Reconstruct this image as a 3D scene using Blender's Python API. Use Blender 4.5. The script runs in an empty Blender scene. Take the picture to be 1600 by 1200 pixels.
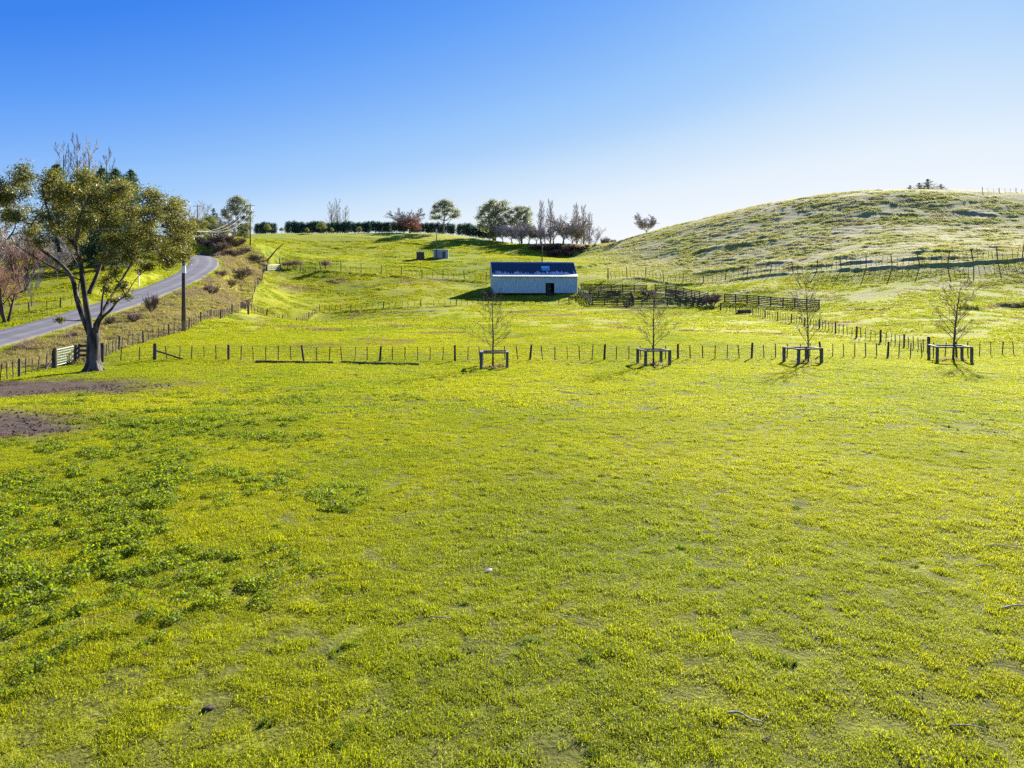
import bpy, math, random
import numpy as np
from mathutils import Vector

R = math.radians
SC = bpy.context.scene
COL = SC.collection

# ------------------------------------------------------------------ camera, sky, sun, exposure
F = 1066.7            # focal length in pixels of the 1600 px wide photograph
CZ = 5.1              # camera height
HY = 463.0            # row of the level line
cam_d = bpy.data.cameras.new('camera'); cam = bpy.data.objects.new('camera', cam_d); COL.objects.link(cam)
cam_d.sensor_width = 36.0; cam_d.lens = 24.0; cam_d.shift_y = -(600 - HY) / 1600.0
cam_d.clip_start = 0.1; cam_d.clip_end = 9000
cam.location = (0, 0, CZ); cam.rotation_euler = (R(90), 0, 0)
SC.camera = cam

SUN_AZ, SUN_EL = R(32), R(27)
S = Vector((math.sin(SUN_AZ) * math.cos(SUN_EL), math.cos(SUN_AZ) * math.cos(SUN_EL), math.sin(SUN_EL)))
world = bpy.data.worlds.new('World'); SC.world = world; world.use_nodes = True
wn = world.node_tree.nodes; wl = world.node_tree.links
bg = wn['Background']
sky = wn.new('ShaderNodeTexSky'); sky.sky_type = 'NISHITA'; sky.sun_disc = False
sky.sun_elevation = SUN_EL; sky.sun_rotation = SUN_AZ
sky.air_density = 1.0; sky.dust_density = 0.06; sky.ozone_density = 2.5; sky.altitude = 0
bw = wn.new('ShaderNodeRGBToBW'); sc_ = wn.new('ShaderNodeMath'); sc_.operation = 'MULTIPLY'; sc_.inputs[1].default_value = 0.1
grade = wn.new('ShaderNodeValToRGB')       # the sky's own brightness graded from deep azure to milky white, as the camera rendered it
for k_, (p_, c_) in enumerate([(.10, (.02, .13, .60)), (.267, (.051, .242, .871)), (.335, (.13, .365, .94)), (.45, (.315, .565, .973)), (.51, (.41, .64, .973)), (.58, (.58, .76, .975)), (.69, (.78, .88, .985)), (.9, (.95, .97, 1.0))]):
    e_ = grade.color_ramp.elements[k_] if k_ < 2 else grade.color_ramp.elements.new(p_)
    e_.position = p_; e_.color = (*c_, 1)
hsv = wn.new('ShaderNodeHueSaturation'); hsv.inputs['Value'].default_value = 3.08
wl.new(sky.outputs[0], bw.inputs[0]); wl.new(bw.outputs[0], sc_.inputs[0]); wl.new(sc_.outputs[0], grade.inputs[0]); wl.new(grade.outputs[0], hsv.inputs['Color']); wl.new(hsv.outputs[0], bg.inputs['Color'])
bg.inputs['Strength'].default_value = 0.10

sun_d = bpy.data.lights.new('sun', 'SUN'); sun = bpy.data.objects.new('sun', sun_d); COL.objects.link(sun)
sun_d.energy = 5.0; sun_d.angle = R(0.5); sun_d.color = (1.0, 0.93, 0.80)
sun.rotation_euler = S.to_track_quat('Z', 'Y').to_euler(); sun.location = (60, 90, 80)

SC.view_settings.view_transform = 'Standard'; SC.view_settings.look = 'None'
SC.view_settings.exposure = 1.7; SC.view_settings.gamma = 1.0; SC.view_settings.use_curve_mapping = False
SC.cycles.max_bounces = 6; SC.cycles.diffuse_bounces = 3; SC.cycles.transmission_bounces = 4
SC.cycles.glossy_bounces = 2; SC.cycles.transparent_max_bounces = 4
SC.cycles.use_denoising = False

# ------------------------------------------------------------------ small maths
rng = np.random.default_rng(7)
random.seed(7)

def smooth(a, b, x):
    t = np.clip((x - a) / (b - a), 0, 1)
    return t * t * (3 - 2 * t)

def hsh(ix, iy, s):
    h = (ix.astype(np.int64) * 374761393 + iy.astype(np.int64) * 668265263 + s * 974711) & 0xffffffff
    h = ((h ^ (h >> 13)) * 1274126177) & 0xffffffff
    h = ((h ^ (h >> 16)) * 2246822519) & 0xffffffff
    return ((h ^ (h >> 15)) & 0xffffff) / float(0xffffff)

def vnoise(x, y, s=0):
    x = np.asarray(x, float); y = np.asarray(y, float)
    ix = np.floor(x); iy = np.floor(y); fx = x - ix; fy = y - iy
    fx = fx * fx * (3 - 2 * fx); fy = fy * fy * (3 - 2 * fy)
    a = hsh(ix, iy, s); b = hsh(ix + 1, iy, s); c = hsh(ix, iy + 1, s); d = hsh(ix + 1, iy + 1, s)
    return (a + (b - a) * fx) * (1 - fy) + (c + (d - c) * fx) * fy

def fbm(x, y, s=0, o=4):
    v = 0; a = 0.5; t = 0
    for k in range(o):
        v = v + a * vnoise(x * 2 ** k + 17.3 * k, y * 2 ** k - 9.1 * k, s + k); t += a; a *= 0.55
    return v / t * 2 - 1

# ------------------------------------------------------------------ lie of the land
def W(px, py, Y):      # a survey point: its bearing and dip seen from the camera, and how far off it is
    return ((px - 800) * Y / F, Y, CZ - (py - HY) * Y / F)

survey = [W(*p) for p in [
    (242,563,53.4),(600,565,53.4),(1000,562,54),(1300,558,55),(1600,556,56),
    (500,530,68),(800,530,68),(1100,530,68),(800,500,95),(500,505,95),(1050,500,95),
    (388,491,118),(600,484,124),(750,477,130),(900,473,133),
    (770,462,144),(905,460,145),(430,460,138),(600,455,145),(680,452,146),
    (440,419,168),(510,424,166),(600,431,163),(700,438,160),(765,441,158),
    (450,395,200),(450,365,255),(600,364,260),(700,366,262),(760,375,262),(600,395,205),(700,405,195),
    (820,401,190),(900,403,205),(880,402,216),(880,382,224),(830,382,240),(930,382,226),
    (940,388,235),(1000,367,232),(1100,341,225),(1200,319,215),(1300,306,205),(1400,300,200),(1500,299,200),(1600,300,200),(1850,315,200),
    (950,440,150),(1000,438,152),(1070,444,150),(1200,430,144),(1300,424,137),(1400,419,130),(1490,416,125),(1597,407,125),(1800,400,122),
    (1100,390,180),(1300,370,168),(1500,360,164),(1250,340,190),(1450,330,182),(1000,410,185),(1700,350,166),
    (1391,538,68),(1311,522,78),(1240,506,92),(1130,485,116),(1500,512,76),(1500,487,90),(1500,455,108),(1300,482,108),(1300,450,126),(1650,500,84),(1650,455,108),
    (940,478,128),(1110,478,122),(1180,474,119),(1190,448,130),(1060,455,138),
    (180,545,61),(190,546,59),(240,531,65),(287,520,71),(346,498,88),(376,487,104),(395,465,125),(405,445,143),(413,427,160),
    (350,470,100),(300,475,90),(280,492,80),(240,512,72),(340,440,113),(390,430,136),(375,411,149),
    (350,370,172),(385,376,172),(391,384,168),(402,402,165),(355,398,156),
    (40,505,74),(60,442,110),(150,432,120),(250,413,142),(100,402,170),(250,392,180),(0,470,95),(310,372,195),(200,385,200)]]
survey += [(x, y, 0.0) for x, y in [(0,-40),(-30,0),(30,0),(0,10),(0,25),(-18,20),(22,20),(-25,38),(0,42),(28,42),(60,10),(60,-40),(-60,-40),(0,-100),(60,45),(-36,30)]]
survey += [(-46,40,-1.6),(-60,20,-2.2),(-80,45,-1.0),(-80,-60,-1),(90,60,2.0),(120,90,9.0),
           (-160,150,16),(-160,230,24),(-150,300,24),(-60,310,26),(0,310,22),(30,300,19),(60,270,24),(90,270,30),(130,250,34),(170,240,34),
           (100,330,22),(180,320,24),(-60,380,18),(50,390,12),(160,390,14),(-100,-200,-1),(100,-200,0)]
CP = np.array(survey)

def _phi(d2):
    return np.where(d2 > 1e-12, 0.5 * d2 * np.log(np.maximum(d2, 1e-12)), 0)

_n = len(CP); _q = CP[:, :2] / 100.0
_K = _phi(((_q[:, None] - _q[None]) ** 2).sum(2)) + np.eye(_n) * 0.0008
_A = np.zeros((_n + 3, _n + 3)); _A[:_n, :_n] = _K; _A[:_n, _n] = 1; _A[:_n, _n + 1:] = _q; _A[_n:, :_n] = _A[:_n, _n:].T
_w = np.linalg.solve(_A, np.concatenate([CP[:, 2], np.zeros(3)]))

def tps(x, y):
    x = np.asarray(x, float).ravel(); y = np.asarray(y, float).ravel(); out = np.empty(len(x))
    for i in range(0, len(x), 40000):
        a = x[i:i + 40000] / 100; b = y[i:i + 40000] / 100
        d2 = (a[:, None] - _q[None, :, 0]) ** 2 + (b[:, None] - _q[None, :, 1]) ** 2
        out[i:i + 40000] = _phi(d2) @ _w[:_n] + _w[_n] + _w[_n + 1] * a + _w[_n + 2] * b
    return out

# road: centre line (x, y, z), resampled
ROADC = np.array([(-44,20,-3.0),(-45.5,40,-1.6),(-47.5,60,0.8),(-48.6,75,2.7),(-50.2,90,4.8),(-53.4,110,7.8),(-59.0,130,10.9),(-68,149,13.7),(-82,166,15.6),(-104,180,17.0),(-135,190,18.0)], float)
def catmull(P, n=14):
    P = np.asarray(P, float); Q = np.vstack([2 * P[0] - P[1], P, 2 * P[-1] - P[-2]]); out = []
    for i in range(1, len(Q) - 2):
        for t in np.linspace(0, 1, n, endpoint=False):
            a, b, c, d = Q[i - 1], Q[i], Q[i + 1], Q[i + 2]
            out.append(0.5 * (2 * b + (c - a) * t + (2 * a - 5 * b + 4 * c - d) * t * t + (3 * b - a - 3 * c + d) * t ** 3))
    out.append(P[-1]); return np.array(out)
ROAD = catmull(ROADC)
ROAD_HW = 2.75

def polydist(x, y, P):
    """distance to a polyline, signed side (+ on the left of its run), and the parameter's interpolated third column"""
    best = np.full(len(x), 1e9); side = np.zeros(len(x)); zz = np.zeros(len(x)); end = np.zeros(len(x))
    nseg = len(P) - 1
    for i in range(nseg):
        a = P[i]; b = P[i + 1]; dx, dy = b[0] - a[0], b[1] - a[1]; L2 = dx * dx + dy * dy + 1e-12
        tr = ((x - a[0]) * dx + (y - a[1]) * dy) / L2; t = np.clip(tr, 0, 1)
        ex = x - a[0] - t * dx; ey = y - a[1] - t * dy; d = np.hypot(ex, ey)
        m = d < best
        best[m] = d[m]; side[m] = np.sign(dx * ey - dy * ex)[m]
        if len(a) > 2: zz[m] = (a[2] + t * (b[2] - a[2]))[m]
        e = np.minimum((i + t) / nseg, 1 - (i + t) / nseg); end[m] = e[m]
    return best, side, zz, end

def base_h(x, y):
    x = np.asarray(x, float).ravel(); y = np.asarray(y, float).ravel()
    z = tps(x, y)
    r = np.hypot(x, y)
    z = z + (6.0 - z) * smooth(330, 520, r) * (y > -400) 
    z = np.where(y < -60, z * smooth(-220, -60, y), z)
    m = (np.abs(x + 75) < 80) & (y > 5) & (y < 215)
    if m.any():
        d, s, rz, e = polydist(x[m], y[m], ROAD[::3])
        k = 1 - smooth(ROAD_HW + 0.6, ROAD_HW + 4.2, d)
        z[m] = z[m] * (1 - k) + (rz - 0.10) * k
    return z

def ground_at(px, py, fun=None):
    """where the line of sight through a photo pixel meets the land (used to survey positions)"""
    t = np.concatenate([np.arange(6, 60, 0.2), np.arange(60, 420, 0.5)])
    X = (px - 800) / F * t; Z = CZ - (py - HY) / F * t
    g = base_h(X, t); i = np.argmax(Z <= g)
    if not (Z <= g).any(): i = int(np.argmin(Z - g))
    return float(X[i]), float(t[i])

def gline(pts):
    return np.array([ground_at(*p) for p in pts])

HILLF = gline([(905,437),(950,437),(1000,436),(1070,446),(1130,440),(1200,431),(1300,424),(1400,419),(1490,416),(1597,407),(1700,402)])
# small scarps and old tracks: line, step height, half width
SCARPS = [(gline([(1050,430),(1180,416),(1300,405),(1420,398),(1597,393)]), .5, 0.4),
          (gline([(1110,437),(1200,424),(1330,413),(1490,405),(1600,400)]), 0.5, 0.35),
          (gline([(440,433),(500,438),(560,448),(620,455)]), 0.35, 0.4),
          (gline([(1080,395),(1130,388),(1180,380),(1230,376)]), .6, 0.6),
          (gline([(1340,336),(1400,334),(1450,338)]), .4, 0.5),
          (gline([(1480,330),(1530,336),(1560,340)]), .45, 0.5),
          (gline([(1500,350),(1560,348)]), .4, 0.5),
          (gline([(1520,486),(1560,482),(1640,478)]), 0.8, 0.3),
          (gline([(1330,487),(1355,485),(1380,486)]), 0.5, 0.3),
          (gline([(905,420),(930,417),(960,412)]), 0.9, 0.4),
          (gline([(620,378),(650,381),(675,386)]), 0.6, 0.5),
          (gline([(510,388),(560,390),(600,386)]), 0.5, 0.5),
          (gline([(388,492),(500,488),(600,484),(680,480.5),(760,477),(860,474.5)]), .30, .2),
          (gline([(445,421),(510,425.5),(576,430.5),(640,435),(700,439),(768,442.5)]), .40, .25),
          (gline([(950,438),(1000,437),(1070,447),(1130,441),(1200,432),(1300,425),(1400,420),(1490,417),(1597,408),(1650,406)]), .55, .25)]

def height(x, y):
    x = np.asarray(x, float).ravel(); y = np.asarray(y, float).ravel()
    z = base_h(x, y); r = np.hypot(x, y)
    near = 1 - smooth(150, 400, r)
    rd = np.full(len(x), 99.0); m = (np.abs(x + 75) < 70) & (y > 5) & (y < 215)
    if m.any(): rd[m] = polydist(x[m], y[m], ROAD[::4])[0]
    off = smooth(ROAD_HW + 0.5, ROAD_HW + 2.5, rd)
    z0 = z.copy()
    z = z + off * near * (0.018 * fbm(x / 0.9, y / 0.9, 3, 2) + 0.09 * fbm(x / 5, y / 5, 5, 2))
    hill = smooth(9.5, 14, z0) * smooth(5, 45, x) * near
    lefth = smooth(8, 14, z0) * smooth(10, -20, x) * off * near
    if (hill > 0).any():
        t = z0 / 0.85 + 2.2 * fbm(x / 14, y / 14, 21, 3)
        fr = t - np.floor(t)
        stp = smooth(0.0, 0.35, fr) - fr
        br = smooth(-0.25, 0.35, fbm(x / 9, y / 9, 31, 3))
        z = z + hill * (0.34 * stp * br + 0.17 * fbm(x / 5.0, y / 1.4, 41, 4) + .15 * fbm(x / 2.0, y / .9, 43, 3) + 0.12 * fbm(x / 16, y / 10, 45, 3))
    z = z + lefth * (0.30 * fbm(x / 5, y / 2.2, 51, 4) + 0.35 * fbm(x / 18, y / 12, 55, 3))
    for P, H, w in SCARPS:
        lo = P.min(0) - 12; hi = P.max(0) + 12
        m = (x > lo[0]) & (x < hi[0]) & (y > lo[1]) & (y < hi[1])
        if m.any():
            d, s, _, e = polydist(x[m], y[m], P)
            sd = d * s + 1.0 * fbm(x[m] / 2.2, y[m] / 2.2, 61, 4)
            k = smooth(-w, w, sd) * np.exp(-np.maximum(sd, 0) / 2.5) * smooth(0, 0.12, e) * smooth(-.55, .15, fbm(x[m] / 5, y[m] / 5, 65, 3))
            z[m] += H * k
    return z

def hz(x, y):
    return float(height(np.array([x]), np.array([y]))[0])

def on(px, py):
    x, y = ground_at(px, py); return Vector((x, y, hz(x, y)))

def onY(px, Y):
    x = (px - 800) * Y / F; return Vector((x, Y, hz(x, Y)))

def zpix(py, Y):
    return CZ - (py - HY) * Y / F

# ------------------------------------------------------------------ colours of the land
def ellipse(x, y, cx, cy, rx, ry):
    return 1 - smooth(0.55, 1.25, np.hypot((x - cx) / rx, (y - cy) / ry) + 0.30 * fbm(x / 1.6, y / 1.6, 71, 4))

def mud_mask(x, y):
    a = ellipse(x, y, -31, 38.4, 13.5, 5.6); b = ellipse(x, y, -21.5, 26, 5.6, 3.9)
    return np.clip(np.maximum(a, b), 0, 1)

def land_colour(x, y, z):
    c = lambda *v: np.array(v)[None]
    x = np.asarray(x, float); y = np.asarray(y, float)
    n1 = fbm(x / 9, y / 9, 81, 4)[:, None]; n2 = fbm(x / 2.2, y / 2.2, 85, 4)[:, None]; n3 = fbm(x / 22, y / 12, 91, 3)[:, None]
    col = c(.322, .336, .014) + (c(.215, .262, .016) - c(.322, .336, .014)) * smooth(-0.35, 0.55, n1 * 0.6 + n2 * 0.6)
    col = col + (c(.33, .28, .06) - col) * 0.22 * smooth(0.15, 0.7, n2 * .7 + n3 * .6)
    pad = (smooth(56, 66, y) * (1 - smooth(120, 150, y)))[:, None]
    col = col + (c(.20, .145, .07) - col) * 0.75 * pad * smooth(0.22, 0.5, fbm(x / 7, y / 3.0, 95, 4))[:, None]
    mid = (smooth(140, 150, y) * (1 - smooth(158, 170, y)) * (x < 0))[:, None]
    col = col + (c(.24, .17, .085) - col) * 0.7 * mid * smooth(-0.05, 0.45, fbm(x / 8, y / 4, 97, 4))[:, None]
    hill = (smooth(6.5, 12, z) * smooth(8, 40, x))[:, None]
    hc = c(.345, .348, .095) + (c(.39, .365, .165) - c(.345, .348, .095)) * smooth(-0.3, 0.4, fbm(x / 8, y / 4, 101, 4))[:, None]
    hc = hc + (c(.24, .18, .10) - hc) * 0.5 * smooth(0.30, 0.65, fbm(x / 11, y / 6, 103, 4))[:, None]
    col = col + (hc - col) * hill
    pale = (smooth(20, 35, x) * smooth(3.5, 5.5, z) * (1 - smooth(9, 12, z)))[:, None]
    col = col + (c(.42, .40, .22) - col) * 0.75 * pale * smooth(0.12, 0.5, fbm(x / 9, y / 3.5, 107, 4))[:, None]
    mud = mud_mask(x, y)[:, None]
    col = col + (c(.095, .070, .055) - col) * mud
    return np.clip(col * (1 + 0.10 * n2), 0.004, 1)

# ------------------------------------------------------------------ materials
def mat(name, rough=0.9, spec=0.2):
    m = bpy.data.materials.new(name); m.use_nodes = True
    b = m.node_tree.nodes['Principled BSDF']; b.inputs['Roughness'].default_value = rough
    b.inputs['Specular IOR Level'].default_value = spec
    return m, m.node_tree.nodes, m.node_tree.links, b

def noise_mat(name, c1, c2, scale=4, rough=0.9, spec=0.2, bump=0.0, stretch=(1, 1, 1), coord='Object', detail=6, metal=0.0, lo=.35, hi=.65):
    m, n, l, b = mat(name, rough, spec)
    tc = n.new('ShaderNodeTexCoord'); mp = n.new('ShaderNodeMapping'); mp.inputs['Scale'].default_value = stretch
    no = n.new('ShaderNodeTexNoise'); no.inputs['Scale'].default_value = scale; no.inputs['Detail'].default_value = detail
    rp = n.new('ShaderNodeValToRGB'); rp.color_ramp.elements[0].position = lo; rp.color_ramp.elements[1].position = hi
    rp.color_ramp.elements[0].color = (*c1, 1); rp.color_ramp.elements[1].color = (*c2, 1)
    l.new(tc.outputs[coord], mp.inputs[0]); l.new(mp.outputs[0], no.inputs['Vector']); l.new(no.outputs['Fac'], rp.inputs[0])
    l.new(rp.outputs[0], b.inputs['Base Color']); b.inputs['Metallic'].default_value = metal
    if bump:
        bp = n.new('ShaderNodeBump'); bp.inputs['Strength'].default_value = bump; bp.inputs['Distance'].default_value = 0.02
        l.new(no.outputs['Fac'], bp.inputs['Height']); l.new(bp.outputs[0], b.inputs['Normal'])
    return m

def leaf_mat(name, c1, c2, trans=0.45, rough=0.5, spec=0.3, tint=None, attr=None):
    """thin leaf: reflects on the lit side, glows when lit from behind; each leaf its own shade"""
    m, n, l, b = mat(name, rough, spec)
    g = n.new('ShaderNodeNewGeometry')
    rp = n.new('ShaderNodeValToRGB'); rp.color_ramp.elements[0].color = (*c1, 1); rp.color_ramp.elements[1].color = (*c2, 1)
    l.new(g.outputs['Random Per Island'], rp.inputs[0]); colour = rp.outputs[0]
    if attr:
        at = n.new('ShaderNodeAttribute'); at.attribute_type = 'INSTANCER'; at.attribute_name = attr
        mx = n.new('ShaderNodeMix'); mx.data_type = 'RGBA'; mx.blend_type = 'MULTIPLY'; mx.inputs[0].default_value = 1
        l.new(at.outputs['Vector'], mx.inputs[6]); l.new(rp.outputs[0], mx.inputs[7]); colour = mx.outputs[2]
    tr = n.new('ShaderNodeBsdfTranslucent'); ms = n.new('ShaderNodeMixShader'); ms.inputs[0].default_value = trans
    hs = n.new('ShaderNodeHueSaturation'); hs.inputs['Saturation'].default_value = 1.1; hs.inputs['Value'].default_value = 1.35 if tint is None else tint
    l.new(colour, b.inputs['Base Color']); l.new(colour, hs.inputs['Color']); l.new(hs.outputs[0], tr.inputs['Color'])
    l.new(b.outputs[0], ms.inputs[1]); l.new(tr.outputs[0], ms.inputs[2])
    l.new(ms.outputs[0], n['Material Output'].inputs['Surface'])
    return m

M = {}
# pasture: per-vertex base colour from land_colour, finer mottling and relief in the shader
m, n, l, b = mat('pasture', 0.95, 0.1)
at = n.new('ShaderNodeAttribute'); at.attribute_name = 'land'
tc = n.new('ShaderNodeTexCoord')
no = n.new('ShaderNodeTexNoise'); no.inputs['Scale'].default_value = 3.2; no.inputs['Detail'].default_value = 8; no.inputs['Roughness'].default_value = .7
no2 = n.new('ShaderNodeTexNoise'); no2.inputs['Scale'].default_value = 16; no2.inputs['Detail'].default_value = 4
rp = n.new('ShaderNodeValToRGB'); rp.color_ramp.elements[0].position = .3; rp.color_ramp.elements[0].color = (.45, .46, .5, 1); rp.color_ramp.elements[1].position = .62; rp.color_ramp.elements[1].color = (1.15, 1.12, 1.1, 1)
mx = n.new('ShaderNodeMix'); mx.data_type = 'RGBA'; mx.blend_type = 'MULTIPLY'; mx.inputs[0].default_value = 1
bp = n.new('ShaderNodeBump'); bp.inputs['Strength'].default_value = .8; bp.inputs['Distance'].default_value = .12
ad = n.new('ShaderNodeMath'); ad.operation = 'ADD'
l.new(tc.outputs['Object'], no.inputs['Vector']); l.new(tc.outputs['Object'], no2.inputs['Vector'])
l.new(no.outputs['Fac'], rp.inputs[0]); l.new(at.outputs['Color'], mx.inputs[6]); l.new(rp.outputs[0], mx.inputs[7])
l.new(mx.outputs[2], b.inputs['Base Color']); l.new(no.outputs['Fac'], ad.inputs[0]); l.new(no2.outputs['Fac'], ad.inputs[1])
l.new(ad.outputs[0], bp.inputs['Height']); l.new(bp.outputs[0], b.inputs['Normal'])
M['pasture'] = m
for nd_ in (bp,): nd_.inputs['Strength'].default_value = .45
m, n, l, b = mat('asphalt', .75, .3)
at = n.new('ShaderNodeAttribute'); at.attribute_name = 'land'; tc = n.new('ShaderNodeTexCoord')
no = n.new('ShaderNodeTexNoise'); no.inputs['Scale'].default_value = .5; no.inputs['Detail'].default_value = 10; no.inputs['Roughness'].default_value = .65
rp = n.new('ShaderNodeValToRGB'); rp.color_ramp.elements[0].position = .35; rp.color_ramp.elements[0].color = (.78, .78, .78, 1); rp.color_ramp.elements[1].position = .65; rp.color_ramp.elements[1].color = (1.15, 1.15, 1.15, 1)
mx = n.new('ShaderNodeMix'); mx.data_type = 'RGBA'; mx.blend_type = 'MULTIPLY'; mx.inputs[0].default_value = 1
l.new(tc.outputs['Object'], no.inputs['Vector']); l.new(no.outputs['Fac'], rp.inputs[0]); l.new(at.outputs['Color'], mx.inputs[6]); l.new(rp.outputs[0], mx.inputs[7]); l.new(mx.outputs[2], b.inputs['Base Color'])
M['asphalt'] = m
M['timber'] = noise_mat('weathered_timber', (.035, .030, .028), (.11, .098, .09), 9, .85, .2, .4, (1, 1, .12))
M['timber_pale'] = noise_mat('grey_timber', (.075, .078, .075), (.17, .17, .16), 7, .8, .25, .3, (1, 1, .2))
M['mossy'] = noise_mat('mossy_timber', (.05, .06, .03), (.14, .16, .06), 5, .9, .15, .4)
M['batten'] = noise_mat('batten_timber', (.03, .025, .022), (.09, .072, .06), 9, .85, .2, .0, (1, 1, .2))
M['wire'] = noise_mat('rusty_wire', (.10, .085, .075), (.20, .18, .165), 20, .6, .4, metal=.5)
M['cable'] = noise_mat('overhead_cable', (.55, .55, .56), (.7, .7, .7), 20, .35, .6, metal=.6)
M['pole'] = noise_mat('pole_timber', (.055, .047, .045), (.12, .105, .10), 3, .8, .25, .3, (1, 1, .08))
M['white_paint'] = noise_mat('white_paint', (.68, .70, .73), (.82, .83, .84), 6, .5, .4)
M['gate_green'] = noise_mat('pale_green_pipe', (.16, .30, .23), (.25, .40, .31), 8, .5, .4)
M['galv'] = noise_mat('galvanised_steel', (.50, .52, .55), (.68, .70, .72), 6, .4, .5, metal=.4)
M['bark_pale'] = noise_mat('pale_flaking_bark', (.03, .024, .021), (.14, .122, .108), 2.6, .8, .2, .6, (1, 1, .28), detail=8, lo=.42, hi=.62)
M['bark'] = noise_mat('brown_bark', (.05, .038, .032), (.13, .105, .09), 6, .9, .15, .5, (1, 1, .25))
M['bark_grey'] = noise_mat('grey_bark', (.13, .11, .105), (.24, .21, .20), 4, .9, .15, .0, (1, 1, .25))
M['twig_red'] = noise_mat('reddish_twigs', (.17, .085, .06), (.30, .17, .125), 2, .8, .2)
M['twig_hazed'] = noise_mat('haze_paled_twigs', (.30, .265, .25), (.46, .42, .39), 2, .8, .2)  # paled and greyed: distant haze is put into the twig colour
M['twig_brown'] = noise_mat('brown_twigs', (.14, .105, .085), (.26, .20, .165), 2, .8, .2)
M['twig_bramble'] = noise_mat('bramble_canes', (.14, .095, .08), (.27, .19, .16), 2, .8, .2)
M['twig_grey'] = noise_mat('grey_twigs', (.22, .195, .19), (.36, .32, .30), 2, .8, .2)
M['leaf_big'] = leaf_mat('olive_leaf', (.05, .070, .02), (.25, .225, .045), .45, .40, .4)
M['leaf_gum'] = leaf_mat('gum_leaf', (.14, .175, .12), (.30, .31, .19), .45, .45, .4)  # lightened to stand in for air haze over the far crowns
M['leaf_dark'] = leaf_mat('dark_evergreen_leaf', (.035, .075, .06), (.10, .16, .11), .35, .55, .3)  # shifted to blue, with distant haze painted into the leaf colour
M['leaf_pine'] = leaf_mat('pine_needles', (.035, .075, .04), (.10, .15, .055), .35, .55, .3)
M['leaf_olive'] = leaf_mat('light_shrub_leaf', (.11, .14, .04), (.26, .26, .08), .45, .5, .3)
M['leaf_rust'] = leaf_mat('rust_leaf', (.13, .06, .05), (.26, .125, .10), .4, .6, .2)
M['leaf_brown'] = leaf_mat('brown_leaf', (.10, .06, .05), (.22, .14, .11), .35, .6, .2)
M['leaf_orange'] = leaf_mat('orange_leaf', (.30, .10, .03), (.45, .20, .05), .4, .6, .2)
M['grass'] = leaf_mat('grass_blade', (.80, .84, .8), (1.16, 1.12, 1.2), .5, .55, .15, 1.6, 'tint')
M['weed'] = leaf_mat('weed_leaf', (.075, .125, .022), (.24, .275, .022), .5, .5, .2, 1.7)
M['rough'] = leaf_mat('rough_grass_blade', (.19, .18, .05), (.38, .31, .14), .5, .6, .2, 1.4)
M['dry'] = leaf_mat('dry_stalk', (.20, .14, .10), (.36, .28, .21), .3, .7, .2)
M['cladding'] = noise_mat('sky_tinted_cladding', (.24, .43, .53), (.42, .58, .65), 1.5, .55, .3, .05, (2.2, 1, .45))  # white wall paint, with the blue of its skylit shade put into the colour
M['skylight'] = noise_mat('blue_plastic_sheet', (.20, .62, .98), (.32, .72, 1.0), 2, .25, .5)
M['dark_inside'] = noise_mat('dark_boards', (.025, .025, .03), (.06, .05, .05), 4, .9, .1)
M['stone'] = noise_mat('pale_stone', (.26, .24, .22), (.42, .39, .36), 12, .9, .2, .3)
M['clod'] = noise_mat('dark_clod', (.035, .030, .026), (.10, .085, .07), 20, .95, .1, .4)
M['stick'] = noise_mat('weathered_stick', (.14, .11, .09), (.42, .38, .33), 14, .9, .2, .3)
M['tank'] = noise_mat('dark_corrugated', (.045, .035, .04), (.10, .08, .085), 3, .7, .3)
M['blue_steel'] = noise_mat('blue_grey_sheet', (.16, .24, .32), (.24, .33, .41), 2, .5, .4)
M['red_paint'] = noise_mat('red_paint', (.45, .05, .05), (.55, .09, .08), 6, .5, .4)
# roof: blue-black paint, flaked to bare white metal in jagged tongues above the eave strip
m, n, l, b = mat('flaking_roof_paint', .6, .25)
tc = n.new('ShaderNodeTexCoord'); sp = n.new('ShaderNodeSeparateXYZ'); l.new(tc.outputs['Object'], sp.inputs[0])
mp = n.new('ShaderNodeMapping'); mp.inputs['Scale'].default_value = (3.4, .18, .18); l.new(tc.outputs['Object'], mp.inputs[0])
no = n.new('ShaderNodeTexNoise'); no.inputs['Scale'].default_value = 1.0; no.inputs['Detail'].default_value = 5; l.new(mp.outputs[0], no.inputs['Vector'])
mp2 = n.new('ShaderNodeMapping'); mp2.inputs['Scale'].default_value = (.35, .35, .35); l.new(tc.outputs['Object'], mp2.inputs[0])
no2 = n.new('ShaderNodeTexNoise'); no2.inputs['Scale'].default_value = 1.0; l.new(mp2.outputs[0], no2.inputs['Vector'])
a1 = n.new('ShaderNodeMath'); a1.operation = 'MULTIPLY_ADD'; a1.inputs[1].default_value = 2.6; a1.inputs[2].default_value = -1.15; l.new(no.outputs['Fac'], a1.inputs[0])
a2 = n.new('ShaderNodeMath'); a2.operation = 'MULTIPLY_ADD'; a2.inputs[1].default_value = 2.4; l.new(no2.outputs['Fac'], a2.inputs[0]); l.new(a1.outputs[0], a2.inputs[2])
a3 = n.new('ShaderNodeMath'); a3.operation = 'SUBTRACT'; l.new(a2.outputs[0], a3.inputs[0]); l.new(sp.outputs['Z'], a3.inputs[1])
a4 = n.new('ShaderNodeMath'); a4.operation = 'ADD'; a4.inputs[1].default_value = 3.8; l.new(a3.outputs[0], a4.inputs[0])
rp = n.new('ShaderNodeValToRGB'); rp.color_ramp.elements[0].position = .0; rp.color_ramp.elements[1].position = .06
rp.color_ramp.elements[0].color = (.028, .055, .085, 1); rp.color_ramp.elements[1].color = (.62, .62, .62, 1)
l.new(a4.outputs[0], rp.inputs[0]); l.new(rp.outputs[0], b.inputs['Base Color'])
M['roof'] = m
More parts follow.
